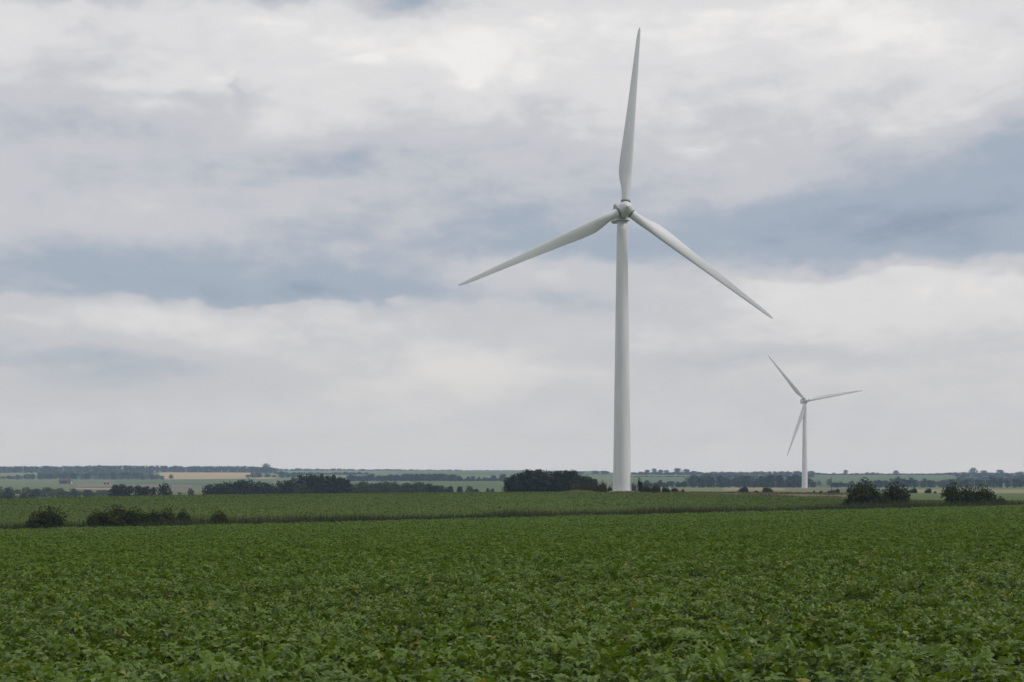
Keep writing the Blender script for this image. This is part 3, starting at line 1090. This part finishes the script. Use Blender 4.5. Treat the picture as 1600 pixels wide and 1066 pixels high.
def bush(px, D, top, wpx, fam, label, group=None, name='bush', var=None, base=None):
    x, y, z = spot(px, D)
    h = max(0.5, z_of(top, D) - z)
    _n[0] += 1
    vi = (_n[0] * 5 + int(px)) % len(BUSHES[fam]) if var is None else var
    fo, st = BUSHES[fam][vi]
    w = wpx * D / F / 2 / (BW[fam][vi] * 0.98)
    e = empty(name, (x, y, z), random.uniform(0, 6.28))
    obj('stems', st, e)
    obj('foliage', fo, e)
    e.scale = (w, w, h)
    tag(e, label, 'bush', group)
    return e


# bushes in the grass margin
mg = lambda px, k=1.0: strip_depth(px) + k
bush(75, mg(75), 797, 70, 'bush', 'broad low dark bush, leftmost on the grass margin', var=0)
for px, top, w, lb in ((152, 802, 40, 'rounded dark bush at the left end of the long bush row on the margin'),
                       (182, 795, 62, 'tallest dark bush of the long row on the left margin'),
                       (210, 798, 48, 'dark bush right of the tallest one in the left margin row'),
                       (240, 801, 34, 'small dark bush in the middle of the left margin row'),
                       (261, 798, 32, 'upright dark bush near the right end of the left margin row'),
                       (286, 800, 26, 'narrow dark bush at the right end of the left margin row')):
    bush(px, mg(px, 1.4), top, w, 'bush', lb, 'bushes along the grass margin')
bush(342, mg(342), 801, 29, 'bush', 'small compact dark bush standing alone on the margin', var=3)
bush(1350, mg(1350, 7), 756, 62, 'bush', 'tall dark bush at the left of the right-hand pair on the margin', var=2)
bush(1400, mg(1400, 7), 759, 52, 'bush', 'dark bush beside the taller one, right of the far turbine', var=1)
bush(1376, mg(1376, 6), 774, 40, 'bush', 'low dark bush filling the gap between the paired margin bushes', var=0)
bush(1489, mg(1489, 7), 760, 46, 'bush', 'pointed dark bush at the left of the rightmost margin clump', var=1)
bush(1512, mg(1512, 7), 763, 26, 'bush', 'thin upright dark bush in the middle of the rightmost margin clump', var=3)
bush(1534, mg(1534, 7), 764, 48, 'bush', 'rounded dark bush at the right of the rightmost margin clump', var=2)
bush(1563, mg(1563, 6), 778, 20, 'bush', 'little dark bush at the right edge of the rightmost margin clump', var=3)

# copse left of the tower
for px, D, top, w in ((795, 404, 750, 22), (801, 398, 744, 28), (808, 392, 757, 24), (813, 410, 739, 32), (826, 400, 734, 34), (838, 396, 747, 34),
                      (842, 412, 734, 32), (856, 405, 737, 34), (868, 396, 745, 36), (873, 410, 736, 32), (887, 403, 735, 32), (896, 411, 735, 26),
                      (893, 392, 750, 34), (906, 400, 742, 28), (917, 405, 744, 26), (926, 400, 748, 22), (852, 388, 752, 36), (824, 388, 752, 32), (874, 388, 754, 36)):
    tree(px, D, top, w, 'dark', 'dark broadleaf tree in the dense copse left of the big tower', 'copse beside the big turbine')
for px, top, w, lb in ((900, 757, 24, 'olive bush at the left end of the low hedge before the copse'), (916, 756, 28, 'olive bush in the middle of the low hedge before the copse'),
                       (932, 757, 24, 'olive bush at the right of the low hedge near the tower'), (942, 753, 16, 'upright olive bush at the hedge end nearest the tower')):
    bush(px, 335, top, w, 'olive', lb, 'low hedge before the copse')
bush(953, 345, 760, 8, 'dark', 'little dark bush just left of the tower foot')

# scrub right of the tower
for px, D, top, w, fam, lb in ((990, 326, 756, 12, 'dark', 'dark shrub touching the right side of the tower foot'),
                               (999, 330, 748.5, 10, 'dark', 'tall narrow shrub right of the tower foot'),
                               (1010, 332, 758, 20, 'olive', 'low olive shrub right of the narrow tall one'),
                               (1025, 334, 757.5, 18, 'olive', 'flat-topped olive shrub in the scrub right of the tower'),
                               (1040, 336, 761, 14, 'dark', 'small dark shrub near the right end of the tower scrub'),
                               (1054, 340, 763, 14, 'dark', 'low dark shrub at the right end of the tower scrub'),
                               (1067, 340, 765, 6, 'dark', 'tiny dark shrub standing apart right of the tower scrub')):
    bush(px, D, top, w, fam, lb, 'scrub right of the tower', name='shrub')
for px, D, top, w, lb in ((1162, 480, 761.5, 17, 'dark round bush on the plain, left of the two before the stubble'),
                          (1199, 480, 762, 18, 'dark round bush on the plain, right of the two before the stubble'),
                          (1182, 480, 767, 7, 'tiny bush between the two round ones before the stubble'),
                          (1272, 430, 766.5, 4, 'tiny dark bush on the plain right of the far tower'),
                          (1283, 430, 767, 6, 'small scrubby bush right of the far tower foot'),
                          (1302, 440, 766.5, 22, 'long low bush on the plain right of the far tower'),
                          (1309, 440, 764, 7, 'small upright bush at the end of the long low bush'),
                          (1327, 440, 763, 11, 'dark bush just left of the tall margin pair'),
                          (1421, 430, 765.5, 10, 'low dark bush on the plain right of the margin pair'),
                          (1428, 430, 763, 11, 'taller dark bush on the plain before the dry field'),
                          (1451, 430, 763.5, 12, 'dark round bush standing alone before the dry field'),
                          (1461, 430, 768, 6, 'tiny bush right of the lone one before the dry field')):
    bush(px, D, top, w, 'dark', lb, 'bushes scattered on the plain')

# trees in the valley on the left
GV = 'dark trees in the valley behind the second field'
for px, D, top, w in ((180, 520, 758, 24), (190, 528, 756.5, 26), (203, 522, 759, 24), (216, 530, 758.5, 24), (229, 520, 760, 22)):
    tree(px, D, top, w, 'dark', 'dark rounded tree in the small left clump behind the field', GV)
tree(257, 520, 756, 31, 'dark', 'single dense dark tree right of the small left clump', var=2)
tree(240, 540, 761, 14, 'dark', 'low brownish tree in the gap of the small left clump')
for px, D, top, w in ((328, 540, 757, 26), (340, 545, 756, 28), (353, 540, 754, 28), (366, 548, 753, 28), (378, 540, 750.5, 30), (390, 548, 750.5, 28), (403, 540, 753, 28), (414, 548, 754, 24), (424, 545, 756, 22), (334, 532, 763, 26), (360, 530, 761, 32), (390, 530, 760, 34), (418, 532, 763, 28)):
    tree(px, D, top, w, 'dark', 'dark tree in the long low belt left of the valley wood', GV)
for px, D, top, w, fam in ((436, 545, 752, 20, 'green'), (448, 545, 751, 24, 'dark'), (460, 540, 747, 26, 'dark'), (472, 550, 743, 28, 'dark'), (485, 545, 741.5, 30, 'dark'), (496, 552, 743, 26, 'dark'),
                      (503, 545, 740.5, 20, 'conic'), (514, 550, 744, 28, 'dark'), (522, 545, 742.5, 18, 'conic'), (532, 548, 746, 28, 'dark'), (542, 545, 749, 24, 'dark'), (470, 530, 756, 32, 'green'), (500, 530, 756, 34, 'dark'), (450, 530, 762, 28, 'dark'), (528, 532, 759, 32, 'dark')):
    tree(px, D, top, w, fam, 'dark conifer pointing out of the valley wood' if fam == 'conic' else 'dark tree in the tallest wood of the valley', GV + (' conifers' if fam == 'conic' else ''))
for i, px in enumerate(range(552, 664, 8)):
    tree(px + random.uniform(-3, 3), 640 + random.uniform(-30, 60), 753.5 + random.uniform(-2, 3) + (2 if i % 3 == 0 else 0), random.uniform(20, 28), 'green', 'mid green tree in the lighter wood right of the dark one', 'lighter valley wood')
    if i % 2 == 0:
        tree(px + 3, 600, 761 + random.uniform(-1, 2), 26, 'green', 'mid green tree in the lighter wood right of the dark one', 'lighter valley wood')
for px, D, top, w, fam in ((662, 640, 757, 22, 'dark'), (671, 640, 756, 20, 'dark'), (682, 640, 758.5, 20, 'dark'), (690, 645, 759, 14, 'dark'), (704, 640, 760, 18, 'conic'), (697, 640, 761.5, 14, 'dark')):
    tree(px, D, top, w, fam, 'dark pointed tree near the end of the valley belt' if fam == 'conic' else 'dark tree tapering off the right end of the valley belt', GV + (' end' if fam != 'conic' else ''))
tree(718, 640, 760, 15, 'dark', 'round dark tree standing apart at the end of the valley belt')
tree(734, 650, 760, 17, 'green', 'pale green tree second from the end of the valley belt')
tree(744, 630, 764, 16, 'dark', 'low dark tree last in the valley belt')
tree(762, 700, 763, 8, 'far', 'little pale tree on the lush field left of the copse')
tree(769, 690, 763.5, 8, 'far', 'small dark tree on the lush field nearest the copse')
tree(298, 620, 764, 14, 'far', 'bluish tree with a pointed top in the gap before the pale field')
tree(281, 640, 769, 10, 'farpale', 'low pale tree in the gap left of the pointed one')
# greener trees lower left
for i in range(26):
    px = -10 + i * 7.2 + random.uniform(-3, 3)
    near = i < 10 and i % 2 == 0
    D = 560 if near else random.uniform(700, 900)
    top = (770.5 if near else 760.5 + 0.035 * px + random.uniform(-2.5, 3.5))
    tree(px, D, top, random.uniform(16, 26), 'green' if near else ('farpale' if i % 3 else 'green'),
         'dark scrubby tree at the bottom left edge of the valley' if near else 'soft green tree in the valley thicket at far left', 'valley thicket at far left' + (' front' if near else ''))

# far hedges and woods, tree by tree
for i in range(38):
    px = 6 + i * 6.7 + random.uniform(-2.5, 2.5)
    tp = float(np.interp(px, [0, 30, 60, 90, 130, 160, 200, 250], [745, 742.5, 740, 738.5, 738, 737, 737.5, 742])) + random.uniform(-1, 1.6)
    tree(px, random.uniform(1940, 2000), tp, random.uniform(9, 14), 'far' if i % 3 else 'farpale', 'bluish tree in the long far row above the farm', 'far row above the farm', parts=False)
for i in range(16):
    px = 70 + i * 11 + random.uniform(-4, 4)
    tree(px, random.uniform(2150, 2350), 733.5 + random.uniform(-1, 2), random.uniform(12, 17), 'farpale', 'pale tree on the slope between the far row and the skyline wood', 'pale slope trees', parts=False)
tree(267.5, 2040, 741.5, 8, 'far', 'lone round tree on the golden stubble field', parts=False, var=1)
for px, top, w in ((388, 742, 10), (395, 739, 12), (404, 738.5, 13), (418, 739.5, 12), (428, 743, 9), (442, 743, 9), (450, 740.5, 12), (458, 739, 13), (466, 739, 11), (440, 736.5, 12)):
    tree(px, 2090, top, w, 'far' if px != 418 else 'farpale', 'bluish tree in the far clump right of the stubble field', 'clump right of the stubble', parts=False)
tree(415, 2480, 724.5, 14, 'far', 'large round tree breaking the left skyline', parts=False, var=0)
for i in range(40):
    px = 545 + i * 4.4 + random.uniform(-2, 2)
    tp = float(np.interp(px, [540, 600, 660, 700, 730], [743, 742.5, 740.5, 741, 744])) + random.uniform(-1.2, 1.5)
    tree(px, random.uniform(1590, 1660), tp, random.uniform(8, 13), 'far', 'bluish tree in the far hedgerow above the lush field', 'far hedgerow above the lush field', parts=False)
for px, top, w, lb in ((732, 744.5, 8, 'small pointed bluish tree in the thin part of the far hedgerow'), (739, 744, 9, 'second small bluish tree in the thin part of the far hedgerow'), (748, 745, 7, 'narrow bluish tree in the thin part of the far hedgerow'), (758, 746, 10, 'low bluish tree left of the big hedgerow tree'), (771, 742.5, 13, 'big round bluish tree in the thin hedgerow'), (786, 741, 15, 'broad bluish tree just left of the copse')):
    tree(px, 1600, top, w, 'far', lb, parts=False)
for i in range(32):
    px = 1078 + i * 6.2 + random.uniform(-3, 3)
    tp = float(np.interp(px, [1075, 1085, 1110, 1140, 1180, 1220, 1245, 1262, 1275], [748, 741, 743, 744, 742.5, 743.5, 742, 744.5, 750])) + random.choice((-1.2, 0.0, 1.0, 3.0, 4.5))
    tree(px, random.uniform(1130, 1190), tp, random.uniform(13, 20), 'far' if i % 4 else 'farpale', 'dark tree in the big wood behind the far turbine', 'wood behind the far turbine', parts=False)
for i in range(14):
    px = 1084 + i * 13.6
    tree(px, 1120, 752 + random.uniform(-2, 2), random.uniform(14, 20), 'far', 'lower tree along the front of the wood behind the far turbine', 'front of the wood behind the far turbine', parts=False)
for i in range(11):
    px = 1003 + i * 6.8 + random.uniform(-2, 2)
    tree(px, 1110, (751 if i % 3 == 1 else 754.5) + random.uniform(-1, 1), random.uniform(7, 11), 'far', 'small dark tree in the hedge between the tower and the wood', 'hedge between tower and wood', parts=False)
for px, top, w, lb in ((1280, 751, 8, 'little tree on the hill field right of the far wood'), (1296, 748.5, 11, 'round tree on the hill field right of the far wood')):
    tree(px, 1400, top, w, 'farpale', lb, parts=False)
for i in range(48):
    px = 1300 + i * 6.6 + random.uniform(-3, 3)
    tp = float(np.interp(px, [1300, 1310, 1360, 1404, 1440, 1500, 1560, 1620], [757, 753, 751, 746.5, 748.5, 749, 748, 748])) + random.uniform(-1.5, 3)
    tree(px, random.uniform(1120, 1260), tp, random.uniform(10, 16), 'farpale' if (i % 3 == 0 and px > 1440) else 'far', 'tree in the long hedgerow behind the dry field at right', 'hedgerow behind the dry field', parts=False)
for i in range(22):
    px = 1500 + i * 6.0 + random.uniform(-3, 3)
    tree(px, random.uniform(1500, 1800), 745 + random.uniform(-2, 2.5), random.uniform(12, 17), 'farpale' if i % 2 else 'far', 'pale green tree on the wooded slope at the right edge', 'wooded slope at the right edge', parts=False)
# skyline trees on the right
for px, top, w, lb in ((1001, 737, 10, 'low round tree on the skyline just right of the tower'), (1011, 734, 10, 'round skyline tree, second right of the tower'), (1022, 732, 10, 'tall round skyline tree, third right of the tower'),
                       (1032, 734, 11, 'round skyline tree left of the broad clump'), (1041, 734.5, 11, 'round skyline tree touching the broad clump'), (1059, 731.5, 16, 'largest tree of the broad skyline clump right of the tower'),
                       (1072, 733, 14, 'rounded tree at the right of the broad skyline clump'), (1084, 736, 14, 'low tree where the broad skyline clump tails off'),
                       (930, 735.5, 14, 'low tree on the skyline left of the tower'), (945, 736, 16, 'wide low tree on the skyline touching the tower'), (908, 736.5, 12, 'low tree on the skyline above the copse end'),
                       (1246, 736, 14, 'round skyline tree just left of the far tower'), (1267, 736, 14, 'round skyline tree just right of the far tower'), (1303, 738.7, 8, 'small low tree on the skyline right of the far tower'),
                       (1321.5, 734.3, 9, 'lone lollipop tree on the skyline right of the far tower'), (1338, 739, 7, 'tiny tree right of the lone lollipop tree'), (1355, 738, 9, 'small tree of the low skyline pair'), (1364, 738, 8, 'right tree of the low skyline pair'),
                       (1371.5, 738.5, 7, 'tiny tree tailing the low skyline pair'), (1399.5, 735, 11, 'lone round tree in the middle of the right skyline'), (1520, 731, 15, 'largest flat-topped tree on the right skyline'),
                       (1537, 735, 13, 'lower tree right of the largest one on the right skyline'), (1562, 734, 15, 'broad tree near the right end of the skyline'), (1594, 737, 12, 'rounded skyline tree at the right edge')):
    t_ = tree(px, 2480, top, w, 'far', lb, parts=False, name='skyline_tree', var=2 if px == 1520 else None)


# skyline woods that read as one mass
def wood(name, label, items):
    parts = []
    rng = np.random.default_rng(len(label) * 7)
    cache = []
    for s in range(6):
        r2 = np.random.default_rng(500 + s)
        cache.append(crown_arrays(r2, tree_lobes(r2, 0.46, 0.06, 'round'), 130, 0.16))
    for i, (px, D, top, wpx) in enumerate(items):
        x, y, z = spot(px, D)
        h = max(1.2, z_of(top, D) - z)
        w = wpx * D / F / 2 / 0.5
        V, Fc, T = cache[i % 6]
        a = rng.random() * 6.28
        c, s_ = math.cos(a), math.sin(a)
        V2 = np.stack([(V[:, 0] * c - V[:, 1] * s_) * w + x, (V[:, 0] * s_ + V[:, 1] * c) * w + y, V[:, 2] * h + z - 0.3], -1)
        parts.append((V2, Fc, np.clip(T + rng.normal(0, 0.12), 0, 1)))
    V, Fc, T = joined(parts)
    tag(obj(name, mesh_arrays(name, V, Fc, T, mats=[M_far])), label, 'wood', kind='stuff')


R1 = random.Random(3)
wood('skyline_wood', 'long even blue wood along the left skyline',
     [(-60 + i * 4.1 + R1.uniform(-2, 2), 2600 + 60 * (i % 3) + R1.uniform(-20, 20), float(np.interp(-60 + i * 4.1, [-60, 100, 150, 300, 400, 440], [728, 728, 726.8, 728.2, 728.5, 731])) + R1.uniform(-0.5, 1.2), R1.uniform(8, 13)) for i in range(120)])
wood('skyline_hedge', 'thin low hedge along the middle skyline',
     [(425 + i * 3.2 + R1.uniform(-2, 2), 3420 + R1.uniform(-60, 60), float(np.interp(425 + i * 3.2, [425, 600, 800, 960], [732.2, 733.3, 735.2, 736.5])) + R1.uniform(-0.9, 0.9), R1.uniform(5, 9)) for i in range(165)])
wood('slope_hedge', 'broken blue hedges on the slope below the middle skyline',
     [(430 + i * 4.5 + R1.uniform(-3, 3), 2350 + R1.uniform(-40, 40), 738.3 + R1.uniform(-1.2, 1.6), R1.uniform(7, 12)) for i in range(34)] +
     [(730 + i * 3.6, 2700, 739.2 + R1.uniform(-.5, .4), 6) for i in range(18)] +
     [(545 + i * 4.0 + R1.uniform(-2, 2), 1625, 748.2 + R1.uniform(-1.5, 1.2), R1.uniform(6, 10)) for i in range(62)])
wood('skyline_wood', 'uneven blue wood along the right skyline behind the far turbine',
     [(985 + i * 3.4 + R1.uniform(-2, 2), 2430 + R1.uniform(-60, 80), float(np.interp(985 + i * 3.4, [985, 1080, 1150, 1230, 1280, 1300, 1440, 1500, 1560, 1660], [738, 737.5, 737, 736.5, 738.5, 740, 740, 737.8, 738.5, 739.5])) + R1.uniform(-0.7, 0.9), R1.uniform(5, 10)) for i in range(200)])
wood('slope_wood', 'dark blue trees on the slope below the right skyline',
     [(1085 + i * 4.4 + R1.uniform(-3, 3), 1900 + R1.uniform(-150, 250), 742.5 + R1.uniform(-3, 2), R1.uniform(9, 16)) for i in range(42)] +
     [(1490 + i * 4.4 + R1.uniform(-3, 3), 2150 + R1.uniform(-150, 150), 741.5 + R1.uniform(-1, 1.6), R1.uniform(9, 14)) for i in range(36)])
wood('slope_hedge', 'thin hedges across the hill field right of the tower',
     [(985 + i * 4 + R1.uniform(-2, 2), 2080 + R1.uniform(-20, 20), 743.5 + R1.uniform(-.6, .6), 6) for i in range(25)] +
     [(960 + i * 7 + R1.uniform(-2, 2), 1330 + R1.uniform(-40, 60), 753.5 + R1.uniform(-2, 1.5), 9) for i in range(18)])


# ------------------------------------------------------------------ farm buildings on the left
def farm(px, D, L, Wd, H, rh, wall, roof, label, name, rz=0.0, openings=2):
    x, y, z = spot(px, D)
    e = empty(name, (x, y, z), rz)
    mb = MB()
    mb.box((0, 0, H / 2 - 0.5), (L, Wd, H + 1.0))
    mb.add([(-L / 2, -Wd / 2, H), (-L / 2, Wd / 2, H), (-L / 2, 0, H + rh)], [(0, 2, 1)])
    mb.add([(L / 2, -Wd / 2, H), (L / 2, Wd / 2, H), (L / 2, 0, H + rh)], [(0, 1, 2)])
    mb.build('wall', wall, e)
    rb = MB()
    o_ = 0.5
    for s in (-1, 1):
        p = [(-L / 2 - o_, s * (Wd / 2 + o_), H - o_ * rh / (Wd / 2)), (L / 2 + o_, s * (Wd / 2 + o_), H - o_ * rh / (Wd / 2)), (L / 2 + o_, 0, H + rh), (-L / 2 - o_, 0, H + rh)]
        up = [(a, b, c + 0.2) for a, b, c in p]
        lowr = [(a, b, c + 0.03) for a, b, c in p]
        rb.add(lowr + up, [(0, 1, 2, 3), (4, 5, 6, 7), (0, 1, 5, 4), (1, 2, 6, 5), (2, 3, 7, 6), (3, 0, 4, 7)])
    rb.build('roof', roof, e)
    for i in range(openings):
        db = MB()
        db.box((-L / 2 + L * (i + 0.5) / openings, -Wd / 2 - 0.02, 1.4), (2.4, 0.1, 2.8))
        db.build('door', M_dark, e)
    tag(e, label, 'barn' if 'barn' in name else 'house', 'farm buildings')


farm(97, 1560, 5, 6, 3.2, 2.0, M_red, M_redroof, 'small dark red barn at the left of the far farm', 'red_barn', 0.1, 1)
farm(104, 1560, 6, 7, 3.6, 1.8, M_red, M_redroof, 'long dark red barn in the middle of the far farm', 'red_barn', -0.05, 2)
farm(109.5, 1555, 3.5, 5, 2.6, 1.4, M_cream, M_redroof, 'little pale shed at the right of the far farm', 'pale_barn', 0.0, 1)
farm(167, 1500, 7, 6, 2.2, 1.9, M_cream, M_tile, 'pale farm barn standing alone in the left fields', 'pale_barn', 0.15, 2)
farm(1470, 1290, 7, 6, 3.2, 2.4, M_cream, M_tile, 'pale house among the hedgerow trees at right', 'farm_house', 0.2, 2)

# thin pole on the plain
x, y, z = spot(1299, 400)
pm = MB()
pm.lathe([(0.07, -0.3), (0.05, 4.6)], 8)
tag(pm.build('pole', M_bark), 'thin dark wooden pole on the plain right of the far tower', 'pole').location = (x, y, z)


# ------------------------------------------------------------------ wind turbines
BLADE_R = 41.0


CH_R = np.linspace(1.6, 41.0, 200)
CH_C = pchip(np.array([1.6, 3.0, 4.6, 6.6, 8.6, 11.0, 14.5, 20.0, 28.0, 35.0, 38.6, 40.0, 40.7, 41.0]),
             np.array([1.86, 1.87, 2.12, 2.62, 2.92, 2.88, 2.56, 2.10, 1.52, 1.05, 0.80, 0.58, 0.30, 0.08]), CH_R)


def blade_mesh():
    n = 24
    secs = []
    for r in np.concatenate([np.linspace(1.62, 3.2, 4), np.linspace(4.2, 12, 12), np.linspace(13.5, 38.5, 20), np.linspace(39.2, 40.9, 7)]):
        t = np.clip((r - 2.6) / 5.6, 0, 1)
        t = t * t * (3 - 2 * t)                        # round root -> aerofoil
        chord = float(np.interp(r, CH_R, CH_C))
        thick = 1.0 * (1 - t) + t * (0.34 - 0.18 * np.clip((r - 8) / 18, 0, 1))
        twist = math.radians(15.0 * (1 - np.clip((r - 6) / 30, 0, 1)) ** 1.6 + 1.0)
        bend = -0.3 * (np.clip((r - 5) / 36, 0, 1)) ** 2            # a little pre-bend upwind
        pts = []
        for i in range(n):
            a = 2 * math.pi * i / n
            xc = 0.5 * (1 + math.cos(a))                 # 1 leading edge, 0 trailing edge
            circ_y = 0.5 * math.sin(a)
            xx = 1 - xc
            foil = 5 * (0.2969 * math.sqrt(max(xx, 0)) - 0.126 * xx - 0.3516 * xx**2 + 0.2843 * xx**3 - 0.1036 * xx**4)
            fy = math.copysign(foil, math.sin(a)) * thick if abs(math.sin(a)) > 1e-6 else 0
            yy = circ_y * thick * (1 - t) + fy * t
            xo = xc - (0.5 * (1 - t) + 0.70 * t)
            px_, py_ = xo * chord, yy * chord
            c, s = math.cos(twist), math.sin(twist)
            pts.append((px_ * c - py_ * s, -(px_ * s) + bend - py_ * c, r))
        secs.append(pts)
    vs = [p for s in secs for p in s]
    fs = []
    for j in range(len(secs) - 1):
        for i in range(n):
            fs.append((j * n + i, j * n + (i + 1) % n, (j + 1) * n + (i + 1) % n, (j + 1) * n + i))
    fs.append(tuple(range((len(secs) - 1) * n, len(secs) * n)))
    fs.append(tuple(reversed(range(n))))
    me = bpy.data.meshes.new('blade')
    me.from_pydata(vs, [], fs)
    me.materials.append(M_white)
    me.polygons.foreach_set('use_smooth', [True] * len(me.polygons))
    return me


BLADE_ME = blade_mesh()


def turbine(px, D, hub_py, foot_py, yaw, angles, label, detail=True):
    x = (px - 800) / F * D
    zf = z_of(foot_py, D)
    zb = min(zf, float(ground_z(x, D))) - 0.2
    hub_h = z_of(hub_py, D) - zf
    e = empty('wind_turbine', (x, D, zf), yaw)
    tag(e, label, 'wind turbine', 'wind turbines')
    top = hub_h - 1.95
    mb = MB()
    prof = [(2.05, zb - zf - 0.5), (2.03, 0.0)]
    for k in range(1, 25):
        t = k / 24
        prof.append((2.03 + (1.15 - 2.03) * t ** 1.02, top * t))
    mb.lathe(prof, 56)
    tower = mb.build('tower', M_tower, e, True)
    for t in (0.30, 0.64):
        r = 2.03 + (1.15 - 2.03) * t ** 1.02
        fb = MB()
        fb.lathe([(r - 0.05, top * t - 0.06), (r + 0.012, top * t - 0.05), (r + 0.012, top * t + 0.05), (r - 0.05, top * t + 0.06)], 56, False, False)
        fb.build('flange', M_tower, tower, True)
    pb = MB()
    pb.lathe([(2.9, zb - zf - 0.4), (2.9, 0.10), (2.7, 0.16), (1.9, 0.16)], 40, True, True)
    pb.build('foundation', M_concrete, tower)
    # door and stair on the side towards the track
    da = math.radians(72)
    dm = Matrix.Rotation(da, 3, 'Z')
    db = MB()
    db.box(dm @ Vector((0, -2.02, 2.9)), (0.95, 0.16, 2.2), dm)
    db.build('door', M_door, tower)
    sb = MB()
    sb.box(dm @ Vector((0, -2.7, 1.72)), (1.4, 1.3, 0.08), dm)
    for k in range(7):
        sb.box(dm @ Vector((0.95 + 0.24 * k, -2.7, 1.60 - 0.22 * k)), (0.26, 1.0, 0.05), dm)
    for (ax, az) in ((-0.65, 1.7), (0.65, 1.7)):
        for ay in (-3.3, -2.15):
            sb.tube(dm @ Vector((ax, ay, zb - zf)), dm @ Vector((ax, ay, 2.75)), 0.035, 0.035, 6)
    for ay in (-3.3,):
        sb.tube(dm @ Vector((-0.65, ay, 2.75)), dm @ Vector((0.65, ay, 2.75)), 0.03, 0.03, 6)
        sb.tube(dm @ Vector((0.65, ay, 2.75)), dm @ Vector((2.5, ay, 1.15)), 0.03, 0.03, 6)
        sb.tube(dm @ Vector((2.5, ay, zb - zf)), dm @ Vector((2.5, ay, 1.15)), 0.03, 0.03, 6)
    sb.build('stair', M_steel, tower)
    # nacelle: rounded box from behind the hub back over the tower
    nb = MB()
    ring = []
    prof2 = [(-1.25, 0.78, 0.80), (-1.0, 0.95, 0.96), (0.5, 1.0, 1.0), (5.2, 0.98, 1.0), (6.6, 0.90, 0.93), (7.1, 0.72, 0.78)]
    nseg = 28
    for (yy, sx, sz) in prof2:
        for i in range(nseg):
            a = 2 * math.pi * i / nseg
            ca, sa = math.cos(a), math.sin(a)
            p_ = 0.42
            ring.append((1.55 * sx * math.copysign(abs(ca) ** p_, ca), yy, hub_h - 0.05 + 1.62 * sz * math.copysign(abs(sa) ** p_, sa)))
    fs = []
    for j in range(len(prof2) - 1):
        for i in range(nseg):
            fs.append((j * nseg + i, j * nseg + (i + 1) % nseg, (j + 1) * nseg + (i + 1) % nseg, (j + 1) * nseg + i))
    fs += [tuple(reversed(range(nseg))), tuple(range((len(prof2) - 1) * nseg, len(prof2) * nseg))]
    nb.add(ring, [tuple(reversed(f)) for f in fs])
    nac = nb.build('nacelle', M_white, e, True)
    yb = MB()
    yb.lathe([(1.2, top - 0.1), (1.68, top - 0.10), (1.68, top + 0.16), (1.2, top + 0.26)], 40, True, True)
    yb.build('yaw_ring', M_white, nac, False)
    vb = MB()
    for s in (-1,):
        vb.box((s * 1.84, -0.7, hub_h + 0.85), (0.36, 1.0, 0.95))
    vb.build('vent', M_vent, nac)
    hb = MB()
    hb.box((0.0, 4.6, hub_h + 1.82), (1.7, 1.6, 0.5))
    hb.build('cooler', M_white, nac)
    ab = MB()
    ab.tube((0.25, 6.0, hub_h + 1.5), (0.25, 6.0, hub_h + 3.0), 0.05, 0.035, 6)
    ab.tube((-0.25, 6.0, hub_h + 2.7), (0.75, 6.0, hub_h + 2.7), 0.03, 0.03, 5)
    ab.box((-0.25, 6.0, hub_h + 2.85), (0.12, 0.12, 0.25))
    ab.box((0.75, 6.0, hub_h + 2.85), (0.12, 0.12, 0.25))
    ab.build('weather_mast', M_steel, nac)
    # rotor
    tilt = math.radians(-2.5)
    HUB = Matrix.Translation((0, -3.2, hub_h)) @ Matrix.Rotation(tilt, 4, 'X')
    sb = MB()
    spin = [(1.25, -1.7), (1.52, -1.4), (1.62, -0.8), (1.65, 0.0), (1.62, 0.5), (1.52, 1.0), (1.36, 1.45), (1.14, 1.90), (0.84, 2.30), (0.52, 2.65), (0.26, 2.88), (0.10, 2.98), (0.02, 3.0)]
    sb.lathe(spin, 48, True, True, 'y')
    sp = sb.build('spinner', M_white, e, True)
    sp.matrix_local = HUB
    for a in angles:
        b = obj('blade', BLADE_ME, e)
        M_ = HUB @ Matrix.Rotation(math.radians(a), 4, 'Y')
        b.matrix_local = M_
        cb = MB()
        cb.lathe([(0.93, 1.60), (1.06, 1.62), (1.06, 1.86), (0.93, 1.88)], 32, False, False)
        cb.build('collar', M_collar, b, False)


YAW = math.radians(4.2)
turbine(972.0, 317, 331.0, 768.3, math.radians(7.0), (5.2, 125.8, 244.6), 'large white three-bladed wind turbine standing in front, tallest in the picture')
turbine(1257.3, 983, 626.5, 763.2, YAW, (-40.0, 80.0, 200.0), 'small distant white wind turbine at right, beyond the plain')

# ------------------------------------------------------------------ the air
hz = MB()
zlo = float(TAB.min()) - 30.0
hz.box((0, 0, (zlo + 118) / 2), (10400, 10400, 118 - zlo))
m = bpy.data.materials.new('haze_air')
m.use_nodes = True
t = m.node_tree
t.nodes.clear()
pv = t.nodes.new('ShaderNodeVolumePrincipled')
pv.inputs['Color'].default_value = (0.47, 0.67, 1.0, 1)
pv.inputs['Density'].default_value = 0.00018
pv.inputs['Absorption Color'].default_value = (1, 1, 1, 1)
pv.inputs['Anisotropy'].default_value = 0.0
mo = t.nodes.new('ShaderNodeOutputMaterial')
t.links.new(pv.outputs[0], mo.inputs['Volume'])
tag(hz.build('haze', m), 'faint blue haze over the far country', 'haze', kind='stuff')
